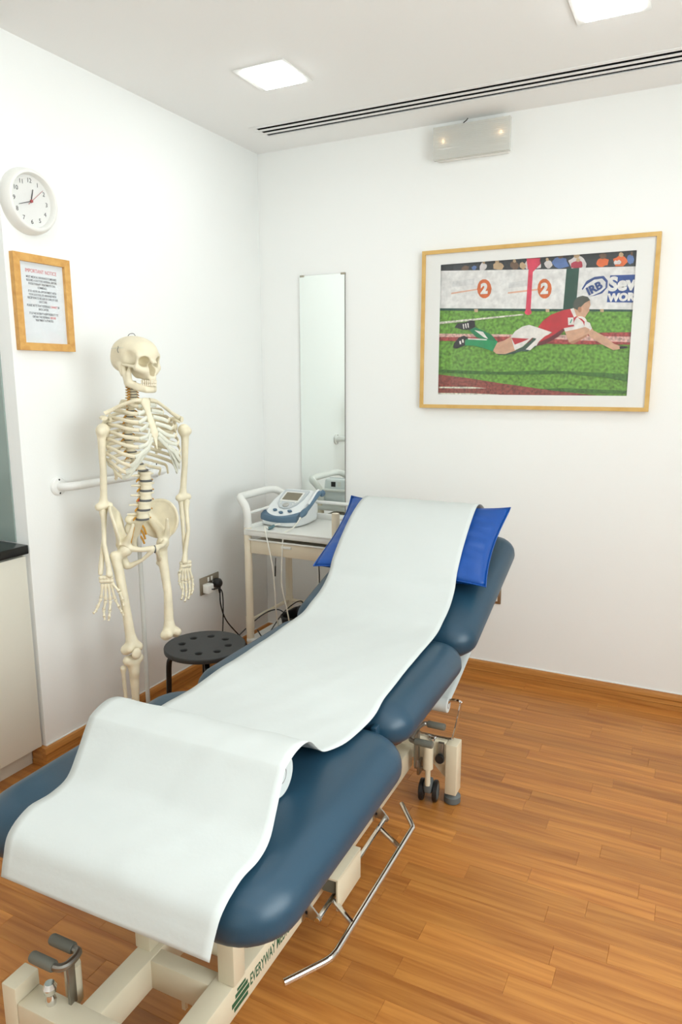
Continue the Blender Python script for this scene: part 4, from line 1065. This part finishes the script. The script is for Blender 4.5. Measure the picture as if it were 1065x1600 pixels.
def roll(name, label, y, z, r, x0, x1, rc):
    q = thing(name, label, 'paper roll', CO, (0, 0, CA))
    M = Matrix.Translation((x0, y, z)) @ Matrix.Rotation(rad(90), 4, 'Y')
    L = x1 - x0
    obj('paper_body', MB().lathe([(rc, 0), (r - .002, 0), (r, .002), (r, L - .002), (r - .002, L), (rc, L)], 40, M), 'paper_white', q)
    obj('core', MB().lathe([(rc, .003), (rc, .0), (rc - .002, -.0006), (rc - .002, .002)], 24, M).lathe([(rc - .002, L - .003), (rc - .002, L + .0006), (rc, L), (rc, L - .003)], 24, M), 'board_brown', q)
roll('paper_roll', 'paper roll lying on the leg section under the folded cover', -.400, .699, .047, -.250, .232, .018)
roll('paper_roll', 'paper roll on the chrome holder under the headrest', .722, .374, .027, -.252, .262, .012)

# ================================================================ SKELETON ON ITS STAND
SK = thing('skeleton_model', 'cream anatomical skeleton model with one lower leg missing beside the stool', 'skeleton', (.28, -1.351, 0), (0, 0, rad(-17)))
# local axes: x forward, y to the skeleton's left, z up
def V3(*a): return np.array(a, float)
def bone(name, chains, balls=(), h=.0038, k=.006, m='bone', parent=SK, sm=None):
    pts = np.array([p for c, r in chains for p in c] + [b[0] for b in balls], float)
    mx = max([max(r) for c, r in chains] + [max(b[1]) if hasattr(b[1], '__len__') else b[1] for b in balls]) + 3 * h
    g = G(pts.min(0) - mx, pts.max(0) + mx, h)
    D = None
    for c, r in chains:
        e = g.chain(c, r)
        D = e if D is None else su(D, e, k)
    for b in balls:
        r = b[1] if hasattr(b[1], '__len__') else (b[1],) * 3
        e = g.ell(b[0], r)
        D = e if D is None else su(D, e, k)
    return obj(name, g.mesh(D), m, parent, 80)

# ---- skull (head frame: x forward, y left, z up, origin in the middle of the cranium)
HL, HR = (.050, -.008, 1.606), (0, rad(2), rad(12))
g = G((-.115, -.09, -.10), (.115, .09, .09), .0026)
D = g.ell((-.008, 0, .012), (.094, .069, .064))
D = su(D, g.ell((.030, 0, .012), (.062, .056, .048)), .02)
D = su(D, g.ell((-.045, 0, -.020), (.052, .058, .042)), .02)
ay = np.abs(g.Y)
def mir(fn):
    Y0 = g.Y
    g.Y = np.abs(Y0); d = fn(); g.Y = Y0
    return d
D = su(D, mir(lambda: g.cap((.082, .010, .002), (.068, .046, .004), .011, .010)), .012)          # brow
D = su(D, g.ell((.058, 0, -.055), (.034, .032, .032)), .014)                                        # upper jaw
D = su(D, mir(lambda: g.cap((.074, .024, -.050), (.062, .050, -.040), .016, .0135)), .012)          # cheek
D = su(D, mir(lambda: g.cap((.066, .050, .000), (.062, .052, -.034), .0065, .008)), .008)          # outer orbit rim
D = sd(D, mir(lambda: g.ell((.038, .064, -.008), (.026, .013, .028))), .010)                        # temple hollow
D = su(D, mir(lambda: g.cap((.056, .055, -.036), (.008, .067, -.030), .0062, .0052)), .005)        # cheek arch
D = su(D, mir(lambda: g.cap((-.022, .052, -.035), (-.014, .050, -.066), .014, .008)), .010)        # mastoid
D = su(D, mir(lambda: g.cap((.084, .006, -.004), (.100, .004, -.022), .0075, .006)), .008)         # nasal bone
D = su(D, g.ell((.026, 0, -.052), (.036, .030, .030)), .010)
D = sd(D, mir(lambda: g.ell((.078, .031, -.017), (.052, .0205, .0190), rz=16)), .003)               # orbits
D = su(D, g.ell((.088, 0, -.078), (.010, .016, .012)), .012)
D = sd(D, np.maximum(g.ell((.090, 0, -.047), (.050, .0155, .026)), -(g.Z + .069)), .003)            # nose opening
D = sd(D, g.ell((.030, 0, -.100), (.05, .020, .020)), .006)
skull = obj('skull', g.mesh(D), 'bone', SK, 80, HL, HR)
# cut line of the removable skull cap, spring hooks and top hook
cut = []
for k in range(61):
    a = 2 * math.pi * k / 60
    cut.append((-.008 + .0945 * math.cos(a) * .972, .0690 * math.sin(a) * .972 * (1 - .10 * max(0, math.cos(a))), .030 + .004 * math.cos(a)))
obj('cap_seam', MB().tube(cut, .0012, 5), 'cartilage', skull)
for s_ in (-1, 1):
    obj('spring_hook', MB().tube(spl([(-.012, s_ * .0685, .036), (-.010, s_ * .0712, .030), (-.014, s_ * .0712, .022), (-.011, s_ * .0695, .012)], 4), .0012, 5), 'wire', skull)
obj('top_hook', MB().tube(spl([(-.030, -.006, .073), (-.024, -.002, .082), (-.010, .004, .084), (-.002, .006, .076)], 4), .0013, 5), 'wire', skull)
for row_, z0, dz in (('upper', -.089, .012), ('lower', -.1005, .011)):
    for k in range(14):
        a = rad(-78 + 156 * k / 13)
        c = (.054 + .0405 * math.cos(a) - (0 if row_ == 'upper' else .001), .0300 * math.sin(a), z0)
        M = Matrix.Translation(c) @ Matrix.Rotation(math.atan2(math.sin(a) * 1.3, math.cos(a)), 4, 'Z')
        obj('tooth', MB().box((-.0035, -.0029, -dz / 2), (.0035, .0029, dz / 2), .0016, 1, M), 'tooth', skull)
g = G((-.03, -.07, -.145), (.11, .07, -.02), .0026)
D = mir(lambda: g.chain([(.080, .0, -.116), (.072, .020, -.116), (.045, .034, -.110), (.012, .046, -.098)], [.0105, .0110, .0105, .0100]))
D = su(D, mir(lambda: g.chain([(.083, .0, -.124), (.074, .020, -.125), (.045, .036, -.120), (.004, .048, -.104)], [.0105, .0095, .0085, .0075])), .006)
D = su(D, mir(lambda: g.chain([(.008, .047, -.100), (-.002, .050, -.070), (-.008, .053, -.040)], [.013, .011, .007])), .006)
D = su(D, mir(lambda: g.chain([(.014, .047, -.098), (.016, .049, -.068), (.020, .048, -.046)], [.013, .011, .005])), .008)
obj('jawbone', g.mesh(D), 'bone', SK, 80, (HL[0], HL[1], HL[2] + .004), HR)

# ---- spine
sp = spl([(.030, -.016, 1.512), (.026, -.010, 1.482), (.010, -.001, 1.450), (-.004, -.001, 1.425), (-.020, -.006, 1.37), (-.028, -.010, 1.30), (-.008, -.010, 1.245), (.026, -.004, 1.20), (.058, .002, 1.165), (.072, -.004, 1.11), (.072, -.014, 1.05), (.060, -.020, .998)], 12)
zs = np.array([p[2] for p in sp])
def spine(z):
    i = int(np.argmin(abs(zs - z))); return sp[i][0], sp[i][1]
levels = [('C', 1.512 - .0102 * k, .0105 + .0005 * k, .0078) for k in range(7)] + [('T', 1.437 - .0226 * k, .0125 + .0007 * k, .0185) for k in range(12)] + [('L', 1.157 - .037 * k, .0232 + .0006 * k, .029) for k in range(5)]
tpos = []
for kind, z, r, hh in levels:
    fx, ly = spine(z)
    M = Matrix.Translation((fx, ly, z))
    q = MB().lathe([(r * .96, -hh / 2), (r, -hh * .42), (r * .86, -hh * .15), (r * .84, hh * .1), (r, hh * .42), (r * .96, hh / 2)], 16, M)
    sl = {'C': .020, 'T': .034, 'L': .036}[kind]
    q.tube([(-r * .6, 0, 0), (-r - sl * .5, 0, -hh * .25), (-r - sl, 0, -hh * (.9 if kind == 'T' else .35))], [.0055, .0042, .0035], 7, M=M, flat=1.5 if kind == 'L' else 1.0, upv=(0, 1, 0))
    for s_ in (-1, 1):
        tl = {'C': .013, 'T': .017, 'L': .026}[kind]
        q.tube([(-r * .7, s_ * r * .5, 0), (-r * .9, s_ * (r * .8 + tl * .5), .001), (-r * 1.1, s_ * (r + tl), .002)], [.006, .0045, .003], 6, M=M)
        if kind != 'C':
            q.tube([(-r * 1.05, s_ * r * .55, hh * .5), (-r * 1.05, s_ * r * .6, -hh * .6)], .0048, 6, M=M)
    vo = obj('vertebra', q, 'bone', SK, 50)
    if kind == 'T': tpos.append((fx, ly, z))
    for s_ in (-1, 1):
        dz = -hh * .55
        nr = .0034 if kind != 'L' else .0042
        obj('nerve_root', MB().tube(spl([(fx - r * .8, ly + s_ * r * .45, z + dz), (fx - r * .55, ly + s_ * (r + .004), z + dz), (fx - r * .3, ly + s_ * (r + .013), z + dz - .006)], 3), [nr * 1.2, nr * 1.3, nr * 1.2, nr, nr * .8, nr * .7, nr * .6], 6), 'nerve_orange', vo)
    dh = {'C': .0030, 'T': .0046, 'L': .0085}[kind]
    fx2, ly2 = spine(z - hh / 2 - dh / 2)
    obj('disc', MB().lathe([(r * .97, -dh / 2), (r * 1.02, 0), (r * .97, dh / 2)], 16, Matrix.Translation((fx2, ly2, z - hh / 2 - dh / 2))), 'disc_grey', SK)
fx, ly = spine(1.064)
tag(obj('slipped_disc', MB().ball((fx - .012, ly - .023, 1.064), (.009, .007, .005)), 'disc_red', SK), 'red bulging disc model between lumbar vertebrae')

# ---- rib cage
LC = .004
w_ = [.054, .080, .100, .114, .124, .131, .136, .138, .135, .127, .113, .092]
ends = [(.095, .036, 1.424), (.115, .052, 1.396), (.134, .062, 1.366), (.147, .068, 1.338), (.155, .074, 1.308), (.157, .082, 1.277), (.151, .094, 1.243), (.138, .106, 1.210), (.118, .114, 1.184), (.094, .117, 1.163), (.040, .112, 1.152), (.000, .096, 1.146)]
ster = [(.108, .017, 1.429), (.118, .015, 1.408), (.130, .013, 1.385), (.141, .014, 1.362), (.150, .015, 1.342), (.157, .015, 1.325), (.161, .012, 1.311)]
for i in range(12):
    fx, ly, z = tpos[i]
    for s_ in (-1, 1):
        e = ends[i]
        w = w_[i]
        zl = z * .45 + e[2] * .55 + .004
        fm = (fx + e[0]) / 2
        pts = [(fx - .010, ly + s_ * .016, z + .002), (fx - .030, LC + s_ * (.030 + .04 * w), z + .003), (fx - .040 + .0, LC + s_ * w * .62, z - .006), (fx - .012, LC + s_ * w * .92, z - .3 * (z - e[2]) - .002), (fm, LC + s_ * w, zl - .002), (fm + (e[0] - fm) * .62, LC + s_ * (w * .62 + e[1] * .40), z * .18 + e[2] * .82), (e[0], LC + s_ * e[1], e[2])]
        if i >= 10:
            pts = pts[:4] + [(fm, LC + s_ * w, zl), (e[0], LC + s_ * e[1], e[2])]
        pp = spl(pts, 6)
        rr = [.0062 - .0008 * (1 if i > 9 else 0) + .0012 * (k / len(pp)) for k in range(len(pp))]
        obj('rib', MB().tube(pp, rr, 8, flat=.52, upv=(0, 0, 1)), 'bone', SK, 60)
        if i < 7:
            tgt = ster[i]
            cp = [(e[0], LC + s_ * e[1], e[2])]
            if i >= 4: cp.append(((e[0] + tgt[0]) / 2 + .003, LC + s_ * (e[1] * .55), (e[2] + tgt[2]) / 2 - .008 - .004 * (i - 4)))
            else: cp.append(((e[0] + tgt[0]) / 2 + .002, LC + s_ * (e[1] + tgt[1]) / 2, (e[2] + tgt[2]) / 2))
            cp.append((tgt[0], LC - .012 + s_ * tgt[1], tgt[2]))
            obj('rib_cartilage', MB().tube(spl(cp, 6), .0072, 8, flat=.5, upv=(0, 0, 1)), 'cartilage', SK, 60)
        elif i < 10:
            n_ = ends[i - 1]
            cp = [(e[0], LC + s_ * e[1], e[2]), (e[0] * .5 + n_[0] * .5 + .006, LC + s_ * (e[1] * .5 + n_[1] * .5 - .008), (e[2] + n_[2]) / 2 - .004), (n_[0] + .006, LC + s_ * (n_[1] - .024), n_[2] + .010), (.160, LC + s_ * .040, 1.274)]
            obj('rib_cartilage', MB().tube(spl(cp, 6), .0085, 8, flat=.45, upv=(0, 0, 1)), 'cartilage', SK, 60)
g = G((.085, -.05, 1.24), (.185, .04, 1.455), .0028)
D = g.cap((.106, -.010, 1.440), (.118, -.009, 1.412), .019, .014, (1.9, 1, 1))
cs = lambda a, b, r1, r2: g.cap(a, b, r1, r2, (1.9, 1, 1))
D = su(cs((.108, -.010, 1.438), (.118, -.009, 1.412), .020, .013), cs((.118, -.009, 1.410), (.156, -.007, 1.325), .0115, .0155), .006)
D = su(D, cs((.157, -.007, 1.320), (.166, -.006, 1.268), .010, .003), .008)
obj('breastbone', g.mesh(D), 'bone', SK, 80)

# ---- shoulder girdle and arms
obj('collarbone', MB().tube(spl([(.106, -.026, 1.446), (.096, -.050, 1.445), (.062, -.085, 1.428), (.038, -.112, 1.410), (.026, -.134, 1.398)], 6), [.0088 - .0022 * math.sin(math.pi * k / 24) for k in range(25)], 10), 'bone', SK)
obj('collarbone', MB().tube(spl([(.104, .008, 1.446), (.092, .045, 1.440), (.064, .100, 1.415), (.036, .150, 1.390), (.024, .186, 1.372)], 6), [.0088 - .0022 * math.sin(math.pi * k / 24) for k in range(25)], 10), 'bone', SK)
for s_, hum in ((-1, (.020, -.140, 1.338)), (1, (.020, .213, 1.319))):
    y0 = hum[1]
    a, b, c = V3(-.012, y0 - s_ * .022, hum[2] + .012), V3(-.075, y0 - s_ * .082, hum[2] + .055), V3(-.080, y0 - s_ * .072, hum[2] - .098)
    n_ = np.cross(b - a, c - a); n_ = n_ / np.linalg.norm(n_) * .0022
    q = MB().add([tuple(p + n_) for p in (a, b, c)] + [tuple(p - n_) for p in (a, b, c)], [(0, 1, 2), (5, 4, 3), (0, 3, 4, 1), (1, 4, 5, 2), (2, 5, 3, 0)])
    q.tube(spl([b, (b + c) / 2 + V3(-.004, 0, 0), c], 6), .004, 7).tube(spl([a, (a + c) / 2 + V3(.004, s_ * .006, 0), c], 6), [.009 - .0004 * k for k in range(13)], 8)
    q.tube(spl([b * .7 + c * .3, (b * .45 + c * .1 + a * .45) + V3(-.012, 0, .012), V3(-.006, y0 - s_ * .012, hum[2] + .046), V3(.022, y0 - s_ * .008, hum[2] + .042)], 6), [.005] * 8 + [.009] * 6 + [.0125] * 5, 10, flat=.6)
    q.tube(spl([a + V3(0, 0, .012), a + V3(.022, -s_ * .014, .030), a + V3(.045, -s_ * .004, .020)], 5), [.008, .0078, .0075, .007, .0068, .0065, .006, .006, .0055, .005, .0045], 8)
    q.ball(tuple(a), (.010, .013, .018), 10)
    obj('shoulder_blade', q, 'bone', SK, 60)
def arm(hum, elb, wu, wr, s_):
    h, e = V3(*hum), V3(*elb)
    d = e - h
    bone('humerus', [([h + V3(-.004, s_ * .004, -.006), h + d * .12 + V3(0, s_ * .006, 0), h + d * .5 + V3(.004, s_ * .003, 0), h + d * .84, e + V3(0, 0, .022)], [.020, .0155, .0122, .0132, .0165]),
                     ([e + V3(.004, -.021, .008), e + V3(.004, .021, .008)], [.0155, .0145])], [(h, .0245), (h + V3(.010, s_ * .015, -.006), .0125)], .0038, .010)
    for nm, w, off, r0 in (('ulna', wu, -.006, .0115), ('radius', wr, .010, .0105)):
        w = V3(*w)
        st = e + V3(off, (s_ * (.010 if nm == 'radius' else -.008)), -.012 if nm == 'radius' else .008)
        m_ = (st + w) / 2 + V3(.004, s_ * (.010 if nm == 'radius' else -.002), 0)
        bone(nm, [([st, st + (w - st) * .12, m_, st + (w - st) * .9, w], [r0 + .003, .0098, .0082, .0098, .0130 if nm == 'radius' else .0092])])
arm((.020, -.140, 1.338), (.0, -.147, 1.041), (.048, -.202, .806), (.078, -.182, .802), -1)
arm((.020, .213, 1.319), (.0, .208, 1.032), (.040, .180, .790), (.060, .162, .786), 1)
def hand_bones(wrist, across, down, fingers, thumb):
    """wrist point, unit vector from little finger to index side, fingers: list of (offset, knuckle drop, [points])"""
    wv, ac = V3(*wrist), V3(*across)
    balls = []
    for r_, zz in ((0, -.006), (1, -.019)):
        for k in range(4):
            balls.append((wv + ac * (-.017 + .0115 * k) + V3(.001 * k, 0, zz), (.0098, .0096, .0088)))
    hb = bone('hand', [], balls, .0028, .0012)
    for kn, pts in fingers + [thumb]:
        kn = V3(*kn)
        st = wv + ac * float(np.clip(np.dot(kn - wv, ac) * .62, -.018, .02)) + V3(0, 0, -.028)
        chain = [st, kn] + [V3(*p) for p in pts]
        q = MB()
        for i in range(len(chain) - 1):
            a, b = chain[i], chain[i + 1]
            u = (b - a)
            r = .0070 - .0006 * i
            q.tube([a + u * .03, a + u * .1, a + u * .35, a + u * .7, a + u * .92, a + u * .98], [r * .9, r * 1.15, r * .72, r * .68, r * 1.1, r * .8], 8)
        obj('finger', q, 'bone', hb, 60)
    return hb
w = V3(.064, -.190, .796)
ac = V3(.55, .83, 0)
def fing(w, ac, off, kz, seq): 
    kn = w + ac * off + V3(.004, 0, kz)
    return (tuple(kn), [tuple(w + V3(*p)) for p in seq])
hand_bones(w, ac, None, [
    fing(w, ac, .026, -.092, [(.030, .030, -.122), (.038, .036, -.142), (.042, .040, -.156)]),
    fing(w, ac, .009, -.096, [(.014, .000, -.132), (.014, -.004, -.156), (.010, -.006, -.172)]),
    fing(w, ac, -.008, -.094, [(-.002, -.016, -.130), (.002, -.018, -.154), (.004, -.018, -.168)]),
    fing(w, ac, -.024, -.086, [(-.010, -.036, -.116), (-.006, -.046, -.128), (-.004, -.058, -.134)])],
    (tuple(w + V3(.040, .030, -.060)), [tuple(w + V3(.050, .036, -.092)), tuple(w + V3(.052, .038, -.114))]))
w = V3(.050, .172, .782)
ac = V3(-.30, -.95, 0)
fl4 = []
for off, kz, ln in ((.021, -.080, 1.0), (.007, -.085, 1.08), (-.008, -.083, 1.0), (-.022, -.076, .82)):
    kn = w + ac * off + V3(.008, 0, kz)
    p1 = kn + ac * .003 + V3(.008, 0, -.036 * ln)
    p2 = p1 + ac * .010 + V3(.012, 0, -.022 * ln)
    p3 = p2 + ac * .012 + V3(.010, 0, -.013 * ln)
    fl4.append((tuple(kn), [tuple(p1), tuple(p2), tuple(p3)]))
hand_bones(w, ac, None, fl4, (tuple(w + ac * .034 + V3(.012, 0, -.044)), [tuple(w + ac * .040 + V3(.020, 0, -.082)), tuple(w + ac * .036 + V3(.028, 0, -.108))]))

# ---- pelvis
LP = -.022
for s_ in (-1, 1):
    hip = V3(.072, LP + s_ * .086, .888)
    g = G((-.06, min(LP, LP + s_ * .16) - .012, .78), (.16, max(LP, LP + s_ * .16) + .012, 1.065), .0033)
    yl = (g.Y - LP) * s_
    # iliac wing: a thin curved blade running forward and outward from the sacrum
    ux, uy = .80, .60
    al = (g.X + .022) * ux + (yl - .045) * uy                     # along the blade
    fl_z = np.clip((g.Z - .93) / .11, 0, 1)
    dn = -(g.X + .022) * uy + (yl - .045) * ux - .016 * (1 - ((al - .07) / .08) ** 2) - .020 * fl_z + .010
    ed = np.sqrt(((al - .072) / .078) ** 2 + ((g.Z - .972) / .074) ** 2) - 1
    D = np.maximum(np.abs(dn) - .0042, ed * .07)
    Y0 = g.Y
    g.Y = yl
    D = su(D, np.sqrt(dn ** 2 + (ed * .07) ** 2) - .0062, .004)   # thick crest
    D = su(D, g.chain([(-.020, .062, 1.0), (.01, .070, .965), (.05, .082, .925), (.072, .086, .895)], [.012, .013, .017, .025]), .014)
    D = su(D, g.chain([(.118, .074, .985), (.105, .082, .945), (.085, .086, .915)], [.006, .010, .014]), .012)
    D = su(D, g.chain([(.088, .078, .890), (.118, .045, .884), (.136, .008, .886)], [.013, .0090, .0115]), .008)
    D = su(D, g.chain([(.136, .010, .876), (.105, .036, .840), (.065, .066, .815)], [.009, .0065, .011]), .006)
    D = su(D, g.chain([(.058, .090, .880), (.045, .082, .845), (.052, .074, .815)], [.018, .015, .014]), .010)
    g.Y = Y0
    D = sd(D, g.ell(hip + V3(.012, s_ * .022, -.008), (.025, .025, .025)), .004)
    obj('hip_bone', g.mesh(D), 'bone', SK, 80)
bone('sacrum', [([(.036, LP, .985), (.010, LP, .955), (-.014, LP, .915), (-.012, LP, .878), (.004, LP, .858)], [.022, .022, .017, .011, .006])], [((.028, LP - .032, .988), (.016, .022, .018)), ((.028, LP + .032, .988), (.016, .022, .018)), ((-.002, LP, .945), (.016, .042, .036))], .0038, .012)
obj('pubic_disc', MB().ball((.139, LP, .882), (.008, .005, .016), 10), 'disc_grey', SK)
for s_ in (-1, 1):
    for k in range(3):
        obj('sacral_nerve', MB().tube(spl([(.022 - .012 * k, LP + s_ * .014, .965 - .022 * k), (.030 - .01 * k, LP + s_ * .024, .945 - .022 * k), (.028 - .008 * k, LP + s_ * .032, .918 - .02 * k)], 4), .0042, 6), 'nerve_orange', SK)

# ---- legs (the left one ends at the knee)
def femur(head, tro, knee, s_, back=0.0):
    h, t_, k_ = V3(*head), V3(*tro), V3(*knee)
    d = k_ - t_
    bone('femur', [([h, t_ + V3(.004, -s_ * .012, .004)], [.0145, .0160]),
                   ([t_ + V3(0, 0, .008), t_ + d * .12 + V3(.004, -s_ * .004, 0), t_ + d * .5 + V3(.012, 0, 0), t_ + d * .85 + V3(.002, 0, 0), k_ + V3(0, 0, .018)], [.0185, .0190, .0160, .0190, .0250]),
                   ([k_ + V3(-.004 + back, -.024, -.004), k_ + V3(.014 + back, -.020, .002)], [.0215, .016]), ([k_ + V3(-.004 + back, .024, -.004), k_ + V3(.014 + back, .020, .002)], [.0215, .016])],
         [(h, .0245), (t_ + d * .14 + V3(-.016, -s_ * .012, 0), .0110)], .0042, .014)
femur((.076, -.108, .884), (.058, -.146, .856), (.096, -.116, .500), -1)
femur((.076, .054, .884), (.062, .060, .846), (.104, .048, .520), 1, .012)
obj('kneecap', MB().ball((.134, -.121, .486), (.012, .020, .023), 14), 'bone', SK)
bone('tibia', [([(.098, -.117, .438), (.098, -.117, .40), (.096, -.115, .30), (.088, -.113, .12), (.084, -.112, .085)], [.0240, .0190, .0145, .0120, .0175]), ([(.098, -.141, .452), (.098, -.093, .452)], [.0185, .0185])], [((.114, -.117, .405), (.009, .011, .016)), ((.086, -.096, .078), (.010, .009, .014))], .0042, .016)
bone('fibula', [([(.078, -.150, .418), (.076, -.150, .395), (.074, -.144, .26), (.072, -.138, .12), (.074, -.134, .072)], [.0120, .0078, .0068, .0068, .0100])])
ft = bone('foot', [([(.040, -.116, .036), (.080, -.114, .050), (.110, -.116, .040)], [.020, .020, .016])], [((.125, -.106, .036), .014), ((.125, -.128, .030), .013), ((.140, -.116, .034), .013)], .004, .006)
for k in range(5):
    y0, y1 = -.098 - .009 * k, -.086 - .019 * k
    obj('toe', MB().tube([(.140, y0, .034), (.165, (y0 + y1) / 2, .028), (.200 - .006 * k, y1, .016), (.212 - .006 * k, y1, .0155), (.240 - .009 * k, y1, .011), (.252 - .010 * k, y1, .009)], [.007, .0052, .0066, .006, .005, .004], 8), 'bone', ft)

# ---- the stand
ST = thing('skeleton_stand', 'pale metal pole stand holding up the skeleton model', 'stand', (.28, -1.351, 0), (0, 0, rad(-17)))
obj('pole', MB().tube([(0, -.006, .06), (0, -.006, .955)], .0088, 16).tube([(0, -.006, .955), (-.012, LP, .962)], .006, 8), 'pole_white', ST)
for a in (rad(10), rad(95), rad(180), rad(250)):
    lg = obj('leg', MB().tube([(.0, -.006, .085), (.09 * math.cos(a), -.006 + .09 * math.sin(a), .075), (.24 * math.cos(a), -.006 + .24 * math.sin(a), .055)], [.013, .012, .010], 8), 'pole_white', ST)
    obj('castor', MB().lathe([(.016, -.009), (.02, -.006), (.02, .006), (.016, .009)], 16, Matrix.Translation((.235 * math.cos(a), -.006 + .235 * math.sin(a), .0202)) @ Matrix.Rotation(a, 4, 'Z') @ Matrix.Rotation(rad(90), 4, 'X')).tube([(.235 * math.cos(a), -.006 + .235 * math.sin(a), .03), (.235 * math.cos(a), -.006 + .235 * math.sin(a), .055)], .006, 8), 'black_plastic', lg)
